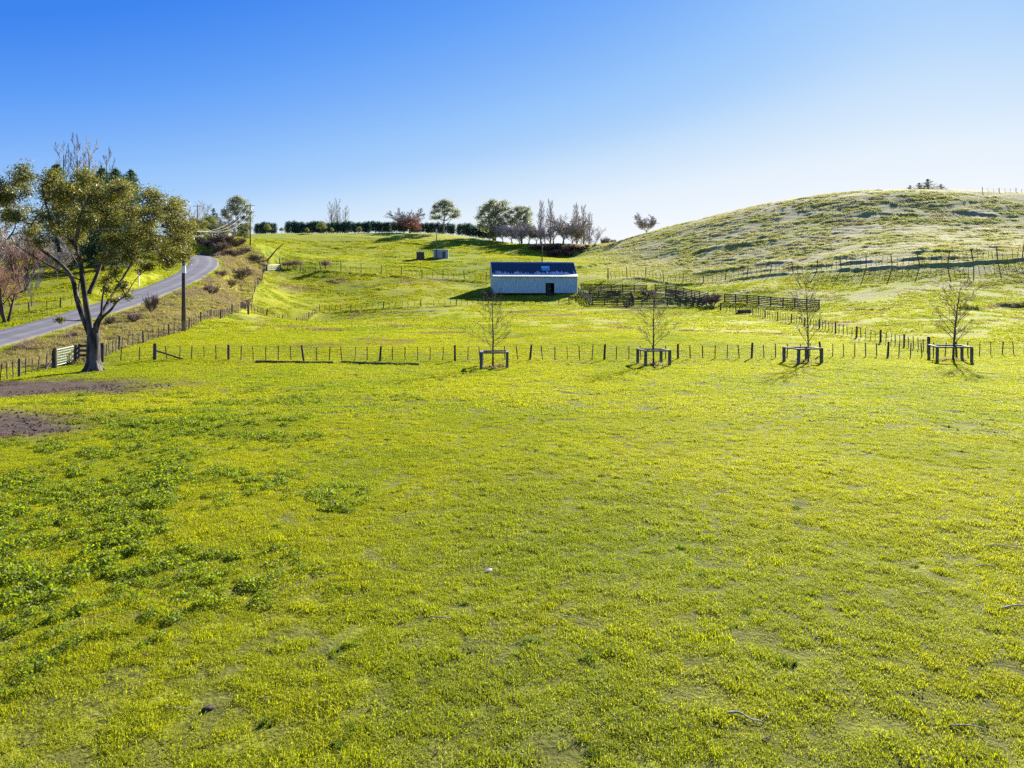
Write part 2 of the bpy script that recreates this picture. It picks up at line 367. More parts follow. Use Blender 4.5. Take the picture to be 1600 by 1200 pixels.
M['roof_low'] = noise_mat('bare_zinc_roof', (.62, .60, .56), (.80, .78, .74), 1.3, .5, .4)

# ------------------------------------------------------------------ mesh helpers
def new_mesh(name, V, Fc, material, smooth_shade=False):
    me = bpy.data.meshes.new(name)
    me.from_pydata(np.asarray(V, float).tolist() if not isinstance(V, list) else V, [], Fc if isinstance(Fc, list) else Fc.tolist())
    for k in (material if isinstance(material, (list, tuple)) else [material]): me.materials.append(M[k])
    if smooth_shade: me.polygons.foreach_set('use_smooth', np.ones(len(me.polygons), bool))
    me.update(); return me

def link(name, me, parent=None, loc=(0, 0, 0), rot=(0, 0, 0), scale=(1, 1, 1)):
    o = bpy.data.objects.new(name, me); COL.objects.link(o)
    o.parent = parent; o.location = loc; o.rotation_euler = rot; o.scale = scale
    return o

def tag(o, label, cat=None, group=None, kind=None):
    if label: o['label'] = label
    if cat: o['category'] = cat
    if group: o['group'] = group
    if kind: o['kind'] = kind
    return o

def thing(name, label, cat, loc, rz=0.0, group=None, scale=1.0):
    o = link(name, None, None, loc, (0, 0, rz), (scale,) * 3)
    o.empty_display_size = .3
    return tag(o, label, cat, group)

class MB:
    def __init__(s): s.v = []; s.f = []
    def add(s, V, Fc):
        k = len(s.v); s.v += [tuple(map(float, p)) for p in V]; s.f += [tuple(int(i) + k for i in f) for f in Fc]; return s
    def box(s, x0, x1, y0, y1, z0, z1):
        return s.add([(x0,y0,z0),(x1,y0,z0),(x1,y1,z0),(x0,y1,z0),(x0,y0,z1),(x1,y0,z1),(x1,y1,z1),(x0,y1,z1)],
                     [(0,3,2,1),(4,5,6,7),(0,1,5,4),(1,2,6,5),(2,3,7,6),(3,0,4,7)])
    def tube(s, pts, rad, n=6):
        V, Fc = tube(pts, rad, n); return s.add(V, Fc)
    def beam(s, a, b, w, h):
        a = Vector(a); b = Vector(b); d = (b - a).normalized(); u = d.cross(Vector((0, 0, 1)))
        if u.length < 1e-4: u = Vector((1, 0, 0))
        u.normalize(); v = u.cross(d); V = []
        for p in (a, b):
            for su, sv in ((-1,-1),(1,-1),(1,1),(-1,1)): V.append(p + u * su * w / 2 + v * sv * h / 2)
        return s.add(V, [(0,3,2,1),(4,5,6,7),(0,1,5,4),(1,2,6,5),(2,3,7,6),(3,0,4,7)])
    def mesh(s, name, material, sm=False): return new_mesh(name, s.v, s.f, material, sm)

def tube(pts, rad, n=6):
    P = np.asarray(pts, float); rad = np.broadcast_to(np.asarray(rad, float), (len(P),))
    T = np.gradient(P, axis=0); T /= np.linalg.norm(T, axis=1)[:, None] + 1e-12
    ref = np.array([0.31, 0.87, 0.12]) if abs(T[:, 2]).mean() > .6 else np.array([0.05, 0.02, 1.0])
    U = np.cross(T, ref); U /= np.linalg.norm(U, axis=1)[:, None] + 1e-12
    Vv = np.cross(T, U); a = np.arange(n) * 2 * math.pi / n
    ring = P[:, None] + rad[:, None, None] * (U[:, None] * np.cos(a)[None, :, None] + Vv[:, None] * np.sin(a)[None, :, None])
    k = len(P); i = np.arange(k - 1)[:, None] * n; j = np.arange(n)[None]; jn = (j + 1) % n
    Fc = np.stack([i + j, i + jn, i + n + jn, i + n + j], -1).reshape(-1, 4).tolist()
    Fc.append(list(range(n))[::-1]); Fc.append(list(range((k - 1) * n, k * n)))
    return ring.reshape(-1, 3), Fc

def tubes(branches):
    V = []; Fc = []; k = 0
    for P, r, n in branches:
        v, f = tube(P, r, n); V.append(v); Fc += [[q + k for q in p] for p in f]; k += len(v)
    return np.vstack(V), Fc

def unit(v): return v / (np.linalg.norm(v, axis=-1, keepdims=True) + 1e-12)

def leaves(C, size, g, aspect=.55, up=0.3):
    """one four-cornered leaf at every centre, turned at random"""
    N = len(C); d = unit(g.normal(size=(N, 3))); nn = unit(g.normal(size=(N, 3)) + np.array([0, 0, up]))
    w = unit(np.cross(d, nn)); s = (size * g.uniform(.6, 1.35, N))[:, None]
    V = np.stack([C - d * s * .5, C + w * s * aspect * .5 + nn * s * .08, C + d * s * .5, C - w * s * aspect * .5 + nn * s * .08], 1).reshape(-1, 3)
    return V, np.arange(N * 4).reshape(N, 4)

# ------------------------------------------------------------------ the ground
def build_ground():
    r = [1.2]
    while r[-1] < 1500:
        q = r[-1]
        r.append(q * (1.05 if q < 5 else 1.010 if q < 40 else 1.0052 if q < 95 else 1.0036 if q < 240 else 1.006 if q < 300 else 1.03))
    r = np.array(r)
    th = np.concatenate([np.radians(np.linspace(-47, 47, 560)), np.radians(np.linspace(47, 313, 90))[1:-1]])
    nr, nt = len(r), len(th)
    X = (r[:, None] * np.sin(th)[None]).ravel(); Y = (r[:, None] * np.cos(th)[None]).ravel()
    Z = height(X, Y)
    V = np.stack([X, Y, Z], 1)
    i = np.arange(nr - 1)[:, None] * nt; j = np.arange(nt)[None]; jn = (j + 1) % nt
    Fc = np.stack([i + j, i + nt + j, i + nt + jn, i + jn], -1).reshape(-1, 4)
    cz = hz(0, 0); V = np.vstack([V, [[0, 0, cz]]]); c = len(V) - 1
    me = bpy.data.meshes.new('ground')
    nq = len(Fc); tri = np.stack([np.full(nt, c), np.arange(nt), (np.arange(nt) + 1) % nt], 1)
    me.vertices.add(len(V)); me.vertices.foreach_set('co', V.ravel())
    loops = np.concatenate([Fc.ravel(), tri.ravel()]); me.loops.add(len(loops)); me.loops.foreach_set('vertex_index', loops.astype(np.int32))
    st = np.concatenate([np.arange(nq) * 4, nq * 4 + np.arange(nt) * 3]).astype(np.int32)
    me.polygons.add(nq + nt); me.polygons.foreach_set('loop_start', st)
    me.update(calc_edges=True); me.validate()
    me.polygons.foreach_set('use_smooth', np.ones(len(me.polygons), bool))
    a = me.attributes.new('land', 'FLOAT_COLOR', 'POINT')
    gap_shade = (.85 * (1 - smooth(45, 85, np.hypot(V[:, 0], V[:, 1]))) * smooth(-1.2, .1, fbm(V[:, 0] / .5, V[:, 1] / .5, 171, 3)) * (1 - mud_mask(V[:, 0], V[:, 1])))[:, None]  # soil tone darkened to paint shade between near blades, fading with distance
    colr = np.ones((len(V), 4)); colr[:, :3] = land_colour(V[:, 0], V[:, 1], V[:, 2]) * (1 - gap_shade) + gap_shade * np.array([[.085, .09, .020]]); a.data.foreach_set('color', colr.ravel())
    me.materials.append(M['pasture'])
    tag(link('ground', me), 'green sheep pasture rolling up to low hills', kind='structure')
build_ground()

def build_road():
    P = catmull(ROADC, 30); T = np.gradient(P[:, :2], axis=0); T = unit(T); Nn = np.stack([T[:, 1], -T[:, 0]], 1)
    offs = np.linspace(-1, 1, 25); V = []; tone = []
    for k in range(len(P)):
        for o in offs:
            edge = abs(o) == 1; w = ROAD_HW + (.22 * float(fbm(np.array([k * .35]), np.array([o]), 191, 3)[0]) if abs(o) > .9 else 0)
            q_ = P[k, :2] + Nn[k] * o * w; V.append((q_[0], q_[1], P[k, 2] + .07 * (1 - o * o) - (.10 if edge else 0)))
            wheel = math.exp(-((abs(o) - .45) / .13) ** 2); b = .135 + .055 * wheel
            c = np.array([b, b * .96, b * 1.03]); c = c + (np.array([.20, .18, .14]) - c) * float(smooth(.90, 1.0, abs(o)))
            tone.append((*c, 1))
    n = len(offs); Fc = [(k * n + i, k * n + i + 1, (k + 1) * n + i + 1, (k + 1) * n + i) for k in range(len(P) - 1) for i in range(n - 1)]
    me = new_mesh('road', V, Fc, 'asphalt', True); a = me.attributes.new('land', 'FLOAT_COLOR', 'POINT'); a.data.foreach_set('color', np.array(tone).ravel())
    tag(link('road', me), 'narrow grey country road climbing the hill on the left', kind='structure')
build_road()

# ------------------------------------------------------------------ scattering of what nobody could count
def scatter(name, variants, material, pts, rotz, tilt, scl, pick, tint, label, cat):
    V = []; Fc = []; kind = []; k = 0
    for i, (v, f) in enumerate(variants):
        V.append(v); Fc += (np.asarray(f) + k).tolist() if not isinstance(f, list) else [[q + k for q in p] for p in f]; kind += [i] * len(v); k += len(v)
    N = len(pts); allv = np.vstack(V + [pts]); kind = np.array(kind + [-1] * N, np.int32)
    me = bpy.data.meshes.new(name); me.from_pydata(allv.tolist(), [], Fc); me.materials.append(M[material])
    pad = np.zeros(k)
    def put(nm, ty, arr, prop): a = me.attributes.new(nm, ty, 'POINT'); a.data.foreach_set(prop, arr)
    put('kind', 'INT', kind, 'value')
    put('pick', 'INT', np.concatenate([pad, pick]).astype(np.int32), 'value')
    rot = np.zeros((k + N, 3)); rot[k:, 0] = tilt[0]; rot[k:, 1] = tilt[1]; rot[k:, 2] = rotz; put('turn', 'FLOAT_VECTOR', rot.ravel(), 'vector')
    put('size', 'FLOAT', np.concatenate([pad, scl]), 'value')
    tn = np.zeros((k + N, 3)); tn[k:] = tint; put('tint', 'FLOAT_VECTOR', tn.ravel(), 'vector')
    o = link(name, me); tag(o, label, cat, kind='stuff')
    ng = bpy.data.node_groups.new(name, 'GeometryNodeTree')
    ng.interface.new_socket('Geometry', in_out='INPUT', socket_type='NodeSocketGeometry')
    ng.interface.new_socket('Geometry', in_out='OUTPUT', socket_type='NodeSocketGeometry')
    nd, lk = ng.nodes, ng.links
    gi = nd.new('NodeGroupInput'); go = nd.new('NodeGroupOutput'); jn = nd.new('GeometryNodeJoinGeometry')
    def attr(nm, ty): a = nd.new('GeometryNodeInputNamedAttribute'); a.data_type = ty; a.inputs['Name'].default_value = nm; return a.outputs['Attribute']
    def eq(sock, v):
        c = nd.new('FunctionNodeCompare'); c.data_type = 'INT'; c.operation = 'EQUAL'; lk.new(sock, c.inputs[2]); c.inputs[3].default_value = v; return c.outputs[0]
    kd, pk = attr('kind', 'INT'), attr('pick', 'INT')
    def sep(sel): s = nd.new('GeometryNodeSeparateGeometry'); s.domain = 'POINT'; lk.new(gi.outputs[0], s.inputs[0]); lk.new(sel, s.inputs[1]); return s.outputs[0]
    ptsock = sep(eq(kd, -1)); e2r = nd.new('FunctionNodeEulerToRotation'); lk.new(attr('turn', 'FLOAT_VECTOR'), e2r.inputs[0]); sz = attr('size', 'FLOAT')
    for i in range(len(variants)):
        ip = nd.new('GeometryNodeInstanceOnPoints'); lk.new(ptsock, ip.inputs['Points']); lk.new(eq(pk, i), ip.inputs['Selection'])
        lk.new(sep(eq(kd, i)), ip.inputs['Instance']); lk.new(e2r.outputs[0], ip.inputs['Rotation']); lk.new(sz, ip.inputs['Scale']); lk.new(ip.outputs[0], jn.inputs[0])
    lk.new(jn.outputs[0], go.inputs[0])
    md = o.modifiers.new('scatter', 'NODES'); md.node_group = ng
    return o

def blade_patch(g, n, rad, h, w, lean=.5, clump=0):
    rr = rad * np.sqrt(g.random(n)); a = g.uniform(0, 6.283, n); c = np.stack([rr * np.cos(a), rr * np.sin(a), np.full(n, -.01)], 1)
    if clump:
        k = g.normal(0, rad * .5, (clump, 2)); idx = g.integers(0, clump, n); c[:, :2] = k[idx] + g.normal(0, rad * .13, (n, 2))
    hh = h * g.uniform(.45, 1.3, n) * (1 - .4 * (np.hypot(c[:, 0], c[:, 1]) / rad).clip(0, 1)); ww = w * g.uniform(.6, 1.3, n)
    az = g.uniform(0, 6.283, n); side = np.stack([np.cos(az), np.sin(az), np.zeros(n)], 1); out = np.stack([-np.sin(az), np.cos(az), np.zeros(n)], 1)
    ln = (lean * g.uniform(.2, 1.5, n))[:, None] * hh[:, None]; up = np.array([0, 0, 1.])
    mid = c + up * hh[:, None] * .6 + out * ln * .35; tip = c + up * hh[:, None] * g.uniform(.75, 1.0, n)[:, None] + out * ln
    s = side * ww[:, None] * .5
    V = np.stack([c - s, c + s, mid + s * .8, mid - s * .8, tip], 1).reshape(-1, 3); b = np.arange(n)[:, None] * 5
    Fc = [[k, k + 1, k + 2, k + 3] for k in b[:, 0].tolist()] + [[k + 3, k + 2, k + 4] for k in b[:, 0].tolist()]
    return V, Fc

def weed_patch(g, n, rad, h, size):
    a = g.uniform(0, 6.283, n); rr = rad * np.sqrt(g.random(n)); top = h * np.sqrt(np.clip(1 - (rr / rad) ** 2, .05, 1))
    C = np.stack([rr * np.cos(a), rr * np.sin(a), top * g.uniform(.25, 1.05, n)], 1)
    return leaves(C, size, g, .75, 1.4)

def polar_points(g, r0, r1, dens, half=47):
    th = R(half); n = int(dens * th * (r1 * r1 - r0 * r0)); r = np.sqrt(g.uniform(r0 * r0, r1 * r1, n)); a = g.uniform(-th, th, n)
    return r * np.sin(a), r * np.cos(a)

g = np.random.default_rng(11)
FENCE_X = gline([(160,562),(190,546),(240,531),(287,520),(346,498),(376,487),(395,465),(405,445),(413,427),(418,416)])
def bank_mask(x, y):
    fx = np.interp(y, FENCE_X[:, 1], FENCE_X[:, 0]); rx = np.interp(y, ROAD[:, 1], ROAD[:, 0])
    return (x < fx - .2) & (x > rx + ROAD_HW + 1.3) & (y > 50) & (y < 168)
BARN_C = Vector(((838 - 800) * 145.5 / F, 145.5, 0))
def road_d(x, y):
    d = np.full(len(x), 99.); m = (x < -30) & (y < 215)
    if m.any(): d[m] = polydist(x[m], y[m], ROAD[::3])[0]
    return d

def slope_tilt(x, y, z, rz_, jit):
    gx = (height(x + .25, y) - z) / .25; gy = (height(x, y + .25) - z) / .25; c, s_ = np.cos(rz_), np.sin(rz_)
    return np.arctan(-s_ * gx + c * gy) + g.normal(0, jit, len(x)), -np.arctan(c * gx + s_ * gy) + g.normal(0, jit, len(x))

def pasture(name, r0, r1, dens, variants, smin, smax, label, drop=None):
    x, y = polar_points(g, r0, r1, dens)
    keep = (road_d(x, y) > ROAD_HW + g.uniform(-.15, .5, len(x))) & (g.random(len(x)) > mud_mask(x, y) * .93)
    bx = (x - BARN_C.x); by = (y - BARN_C.y); keep &= ~((np.abs(bx) < 10.2) & (by > -1) & (by < 11))
    keep &= ~bank_mask(x, y) | (g.random(len(x)) < .3)
    if drop is not None: keep &= drop(x, y)
    x = x[keep]; y = y[keep]; z = height(x, y); N = len(x)
    tint = land_colour(x, y, z) * (1.0 if r0 < 70 else .9)
    rz_ = g.uniform(0, 6.283, N)
    lush = fbm(x / 2.4, y / 2.4, 121, 4)
    s = g.uniform(smin, smax, N) * (1 + .45 * np.clip(lush, -.02, 1))
    scatter(name, variants, 'grass', np.stack([x, y, z], 1), rz_, slope_tilt(x, y, z, rz_, .06), s,
            g.integers(0, len(variants), N), tint, label, 'grass')

pasture('pasture_grass', 5.0, 30, 15.0, [blade_patch(g, 460, .34, hh, .0085, ln, c) for c, hh, ln in ((0, .048, 1.1), (18, .055, 1.1), (30, .05, 1.0), (9, .075, .8), (14, .065, .9))], .7, 1.25, 'short yellow-green pasture grass in the near paddock')
pasture('pasture_grass', 30, 80, 4.6, [blade_patch(g, 330, .55, .07, .017, 1.0, c) for c in (0, 14, 22, 9)], .8, 1.3, 'short pasture grass around the tree guards and wire fence')
pasture('pasture_grass', 80, 235, 1.25, [blade_patch(g, 130, .85, .17, .045, .9, c) for c in (0, 8, 14)], .7, 1.3, 'tussocky grass over the far slopes and hill',
        lambda x, y: fbm(x / 6, y / 3, 131, 3) > -.15)

def tussocks():
    x, y = polar_points(g, 5.5, 60, 1.6)
    k = (fbm(x / 1.1, y / 1.1, 141, 4) > .20) & (g.random(len(x)) < .8) & (mud_mask(x, y) < .4); x = x[k]; y = y[k]; z = height(x, y); N = len(x)
    tint = np.array([[.095, .145, .018]]) * g.uniform(.75, 1.3, (N, 1))
    scatter('grass_tufts', [blade_patch(g, 130, .16, .15, .012, .7, c) for c in (0, 5, 8)], 'grass', np.stack([x, y, z], 1), g.uniform(0, 6.283, N),
            (g.normal(0, .1, N), g.normal(0, .1, N)), g.uniform(.25, .8, N), g.integers(0, 3, N), tint, 'darker green grass tufts dotted over the near paddock', 'grass')
tussocks()

def weeds():
    x, y = polar_points(g, 6, 46, 14.0)
    A = 1 - np.hypot((x + 11) / 7.0, (y - 14.5) / 8.0); B = 1 - np.hypot((x + 13.5) / 8.5, (y - 27) / 10.5)
    dens = np.maximum(np.maximum(A * 1.1, B * .75), -.35) + 1.15 * fbm(x / 1.3, y / 1.3, 151, 4) + .3 * fbm(x / 5, y / 5, 155, 2)
    k = (dens > .22) & (g.random(len(x)) < .22 + .75 * smooth(.22, .62, dens)) & (mud_mask(x, y) < .5)
    k &= (np.maximum(A, B) > -.25) | (dens > .66)
    x = x[k]; y = y[k]; d = dens[k]; z = height(x, y); N = len(x)
    s = g.uniform(.5, 1.1, N) * (.55 + .7 * np.clip(d, 0, 1))
    scatter('broadleaf_weeds', [weed_patch(g, 110, .21, .17, .05), weed_patch(g, 90, .17, .21, .045), weed_patch(g, 130, .26, .13, .052)], 'weed', np.stack([x, y, z], 1),
            g.uniform(0, 6.283, N), (g.normal(0, .08, N), g.normal(0, .08, N)), s, g.integers(0, 3, N), np.ones((N, 3)), 'lush leafy green weeds covering the left of the near paddock', 'weeds')
weeds()

def bank_grass():
    x = g.uniform(-75, -30, 30000); y = g.uniform(52, 168, 30000); k = bank_mask(x, y); x = x[k]; y = y[k]
    k = g.random(len(x)) < .75; x = x[k]; y = y[k]; z = height(x, y); N = len(x)
    scatter('bank_grass', [blade_patch(g, 120, .5, .42, .022, 1.0, c) for c in (0, 5, 8)], 'rough', np.stack([x, y, z], 1), g.uniform(0, 6.283, N),
            (g.normal(.05, .12, N), g.normal(0, .12, N)), g.uniform(.5, 1.15, N), g.integers(0, 3, N), np.ones((N, 3)), 'long rank grass on the bank between road and fence', 'grass')
bank_grass()

def bank_stalks():
    x = g.uniform(-75, -30, 40000); y = g.uniform(56, 168, 40000)
    k = bank_mask(x, y) & (fbm(x / 4, y / 4, 201, 4) > .02 + .3 * (y < 80)); x = x[k]; y = y[k]; k = g.random(len(x)) < .3; x = x[k]; y = y[k]; z = height(x, y); N = len(x)
    scatter('bank_stalks', [blade_patch(g, 70, .4, .75, .016, .7, c) for c in (0, 4, 7)], 'dry', np.stack([x, y, z], 1), g.uniform(0, 6.283, N),
            (g.normal(0, .1, N), g.normal(0, .1, N)), g.uniform(.4, 1.2, N), g.integers(0, 3, N), np.ones((N, 3)), 'dry brown stalks and scrub on the road bank', 'dry stalks')
bank_stalks()

def mud_bits():
    x, y = polar_points(g, 20, 46, 9.0); k = mud_mask(x, y) > .45; x = x[k]; y = y[k]; z = height(x, y); N = len(x); V = []
    def lump(q):
        v = np.array([(1,0,0),(0,1,0),(-1,0,0),(0,-1,0),(0,0,.8),(.6,.6,.3),(-.6,.6,.35),(-.6,-.6,.3),(.6,-.6,.35)]) * .045 * q.uniform(.7, 1.3, (9, 3))
        return v, [[0,5,4],[5,1,4],[1,6,4],[6,2,4],[2,7,4],[7,3,4],[3,8,4],[8,0,4]]
    scatter('mud_clods', [lump(g), lump(g), lump(g)], 'clod', np.stack([x, y, z], 1), g.uniform(0, 6.283, N), (np.zeros(N), np.zeros(N)), g.uniform(.4, 1.8, N), g.integers(0, 3, N), np.ones((N, 3)), 'crumbs of trampled dark soil under the tree', 'soil')
mud_bits()

def droppings():
    x, y = polar_points(g, 6, 75, .5); k = (fbm(x / 4, y / 4, 181, 3) > -.1); x = x[k]; y = y[k]; z = height(x, y); N = len(x)
    def heap(q):
        V = []; Fc = []
        for b in range(5):
            c = q.normal(0, .03, 3) * [1, 1, .2] + [0, 0, .012]; k = len(V); r_ = q.uniform(.008, .017)
            V += [tuple(c + np.array(p) * r_) for p in ((1,0,0),(0,1,0),(-1,0,0),(0,-1,0),(0,0,1),(0,0,-1))]
            Fc += [[k + i for i in f] for f in ((0,1,4),(1,2,4),(2,3,4),(3,0,4),(1,0,5),(2,1,5),(3,2,5),(0,3,5))]
        return np.array(V), Fc
    scatter('sheep_droppings', [heap(g), heap(g), heap(g)], 'clod', np.stack([x, y, z], 1), g.uniform(0, 6.283, N), (np.zeros(N), np.zeros(N)), g.uniform(.5, 1.5, N), g.integers(0, 3, N), np.ones((N, 3)), 'dark sheep droppings and crumbs scattered through the pasture', 'droppings')
droppings()

# ------------------------------------------------------------------ trees
def grow(g, p, d, L, r, lvl, par, out, tips):
    nseg = par['seg'][lvl]; P = [np.array(p, float)]; d = unit(np.array(d, float)); dd = [d]
    for i in range(nseg):
        d = unit(d + g.normal(0, par['wob'][lvl], 3) + np.array([0, 0, par['up'][lvl]])); dd.append(d); P.append(P[-1] + d * L / nseg)
    P = np.array(P); t = np.linspace(0, 1, nseg + 1); rad = r * (1 - t * par.get('taper', .8)); rad = np.maximum(rad, par.get('rmin', .006))
    out.append((P, rad, par['sides'][lvl]))
    if lvl + 1 >= par['levels']:
        for q in P[1:]: tips.append((q, d))
        return
    for k in range(par['kids'][lvl]):
        u = par['from'][lvl] + (1 - par['from'][lvl]) * (k + g.random() * .9) / par['kids'][lvl]; u = min(u, .98)
        i = min(int(u * nseg), nseg - 1); f = u * nseg - i; q = P[i] * (1 - f) + P[i + 1] * f
        w_ = k * 2.4 + .3; ax = unit(np.cross(dd[i], g.normal(size=3) if lvl else np.array([math.cos(w_), math.sin(w_), .1 * g.normal()]))); an = par['ang'][lvl] * g.uniform(.65, 1.3)
        nd = dd[i] * math.cos(an) + ax * math.sin(an)
        grow(g, q, nd, L * par['len'][lvl] * g.uniform(.65, 1.2) * (1 - par.get('cone', .45) * u), max(r * (1 - u * par.get('taper', .8)) * par.get('rr', .6), par.get('rmin', .006)), lvl + 1, par, out, tips)

def split_tree(name, root, branches, trunk_mat, twig_mat, thick):
    """trunk and limbs are one part, the fine twigs another"""
    big = [b for b in branches if b[1][0] >= thick]; small = [b for b in branches if b[1][0] < thick]
    if big: link('trunk', new_mesh('trunk', *tubes(big), trunk_mat, True), root)
    if small: link('crown', new_mesh('crown', *tubes(small), twig_mat), root)

def copy_tree(src, label, loc, rz, sc, group=None, cat=None):
    r = src.copy(); COL.objects.link(r); r.location = loc; r.rotation_euler = (0, 0, rz); r.scale = sc if isinstance(sc, tuple) else (sc,) * 3
    r['label'] = label
    if group: r['group'] = group
    elif 'group' in r: del r['group']
    if cat: r['category'] = cat
    for ch in list(src.children):
        c = ch.copy(); COL.objects.link(c); c.parent = r
    return r

class Kind:
    """first placing uses the grown tree itself, later ones are copies sharing its meshes; h is its height"""
    def __init__(s, name, h, build): s.name, s.h, s.build, s.root, s.cat = name, h, build, None, 'tree'
    def place(s, label, loc, height_m, rz=0., wide=1., group=None, cat=None):
        k = height_m / s.h; sc = (k * wide, k * wide, k)
        loc = Vector(loc) - Vector((0, 0, .12))
        if s.root is None:
            s.root = thing(s.name, label, cat or s.cat, loc, rz, group); s.root.scale = sc; s.build(s.root); return s.root
        r = copy_tree(s.root, label, loc, rz, sc, group, cat or s.cat); r.name = s.name; return r

def bare_builder(seed, par, L, r0, tm, wm, thick, stems=1, spread=.0):
    def f(root):
        q = np.random.default_rng(seed); out = []; tips = []
        for s in range(stems):
            a = q.uniform(0, 6.28); d = (spread * math.cos(a) * q.uniform(.4, 1), spread * math.sin(a) * q.uniform(.4, 1), 1)
            grow(q, (0, 0, 0) if stems == 1 else (.12 * math.cos(a), .12 * math.sin(a), 0), d, L * (1 if stems == 1 else q.uniform(.75, 1.05)), r0, 0, par, out, tips)
        split_tree('tree', root, out, tm, wm, thick)
    return f

spreadpar = dict(levels=5, seg=[4, 6, 4, 4, 3], wob=[.04, .10, .13, .15, .16], up=[.05, .11, .08, .06, .04], kids=[8, 8, 6, 4, 0], **{'from': [.5, .2, .15, .1, 0]}, ang=[.65, .6, .55, .5, 0], len=[2.7, .42, .5, .55, 0], sides=[8, 5, 3, 3, 3], rmin=.014, cone=.3, rr=.55)
popl = dict(levels=4, seg=[8, 5, 4, 3], wob=[.012, .05, .09, .12], up=[.02, .30, .25, .2], kids=[30, 6, 5, 0], **{'from': [.08, .2, .1, 0]}, ang=[.5, .4, .4, 0], len=[.34, .45, .5, 0], sides=[7, 4, 3, 3], rmin=.020, cone=.6, rr=.4)
willow = dict(levels=4, seg=[5, 5, 4, 3], wob=[.08, .11, .14, .16], up=[.06, .12, .12, .08], kids=[9, 8, 7, 0], **{'from': [.25, .15, .1, 0]}, ang=[.6, .5, .5, 0], len=[.7, .6, .55, 0], sides=[7, 5, 3, 3], rmin=.012)
shrub = dict(levels=3, seg=[4, 4, 3], wob=[.15, .18, .2], up=[.08, .08, .05], kids=[8, 7, 0], **{'from': [.15, .15, 0]}, ang=[.5, .55, 0], len=[.65, .6, 0], sides=[4, 3, 3], rmin=.010)
K = {}
K['bare'] = Kind('bare_tree', 10.0, bare_builder(3, spreadpar, 2.6, .20, 'bark_grey', 'twig_grey', .05))
K['bare2'] = Kind('bare_tree', 10.0, bare_builder(14, dict(spreadpar, kids=[11, 12, 8, 4, 0], rmin=.030), 2.4, .22, 'bark_grey', 'twig_hazed', .05))
K['poplar'] = Kind('poplar_tree', 20.0, bare_builder(5, popl, 19.0, .26, 'bark_grey', 'twig_grey', .07))
K['poplar2'] = Kind('poplar_tree', 20.0, bare_builder(25, dict(popl, rmin=.030, kids=[36, 8, 5, 0]), 19.0, .28, 'bark_grey', 'twig_hazed', .07))
K['willow'] = Kind('willow_tree', 9.0, bare_builder(8, willow, 5.5, .17, 'bark', 'twig_red', .045, 4, .55))
K['thicket'] = Kind('bare_shrub', 2.0, bare_builder(9, dict(shrub, kids=[9, 9, 0]), 1.35, .03, 'bark', 'twig_bramble', .028, 16, .8))
K['thicket'].cat = 'shrub'

def clump_builder(seed, h, blobs, tm, lm, nleaf, lsize, trunk_r, under=0.0, tilt=.02, fill=.55):
    """trunk, limbs out to each clump of foliage, and leaves gathered on the clumps"""
    def f(root):
        q = np.random.default_rng(seed); br = []
        P = np.array([(0, 0, 0), (tilt * h * .3, 0, h * .2), (tilt * h * .6, .01 * h, h * .45), (tilt * h, 0, h * .8)]); P = catmull(P, 4)
        br.append((P, np.linspace(trunk_r, trunk_r * .25, len(P)), 8))
        C = []; tot = sum(b[3] * b[4] for b in blobs)
        for bx, by, bz, rx, rz in blobs:
            c = np.array([bx, by, bz]); k = int(np.clip((bz - rz * 1.3) / (h * .8), .15, .85) * (len(P) - 1)); s = P[k]
            m = (s + c) / 2 + np.array([0, 0, -.04 * h]); br.append((catmull([s, m, c], 3), np.linspace(trunk_r * .38, trunk_r * .08, 7), 5))
            n = int(nleaf * rx * rz / tot); u = unit(q.normal(size=(n, 3))); rad = q.random(n) ** fill
            bump = 1 + .38 * np.sin(u[:, 0] * 6 + bx * 3) * np.sin(u[:, 1] * 6 + by) * np.sin(u[:, 2] * 5 + bz) + q.normal(0, .16, n)
            keep = (u[:, 2] * rad > -.75 + under); C.append((c + u * (rad * bump)[:, None] * np.array([rx, rx, rz]))[keep])
        link('trunk', new_mesh('trunk', *tubes(br), tm, True), root)
        V, Fc = leaves(np.vstack(C), lsize, q, .7, .2); link('crown', new_mesh('crown', V, Fc, lm), root)
    return f

q = np.random.default_rng(33)
def ringblobs(n, r, z0, z1, s, rng_):
    return [(r * math.cos(i * 2.4) * rng_.uniform(.3, 1), r * math.sin(i * 2.4) * rng_.uniform(.3, 1), z0 + (z1 - z0) * (i + .5) / n, s * rng_.uniform(.7, 1.25), s * rng_.uniform(.55, .9)) for i in range(n)]
K['gum'] = Kind('gum_tree', 13.0, clump_builder(41, 13, [(-2.6,.5,6.2,1.7,1.2),(2.9,0,6.6,1.8,1.2),(3.6,-.6,8.3,1.5,1.1),(-1.6,-.4,8.6,1.9,1.4),(1.5,.6,9.0,1.8,1.4),(-.9,0,10.9,1.9,1.4),(1.3,.2,11.2,1.9,1.3),(.2,0,12.0,1.5,1.0),(.4,1.6,7.6,1.5,1.1),(-3.0,.4,7.9,1.1,.9),(2.2,-1.2,10.2,1.2,.8),(-2.3,-1,9.9,1.0,.8),(.2,-1.4,9.6,1.1,.8),(3.9,.5,7.2,1.0,.8),(-1.3,1.2,6.4,1.1,.8)], 'bark_grey', 'leaf_gum', 7500, .32, .34, .1))
K['macro'] = Kind('macrocarpa_tree', 16.0, clump_builder(42, 16, ringblobs(30, 5.0, 4.2, 15.0, 1.75, q) + [(0, 0, 14.9, 1.6, 1.1), (3.6, 0, 12.5, 1.6, 1.2), (-4.6, 0, 9.0, 1.7, 1.4), (4.9, 0, 7.5, 1.7, 1.4)], 'bark', 'leaf_gum', 12500, .40, .5, .1))
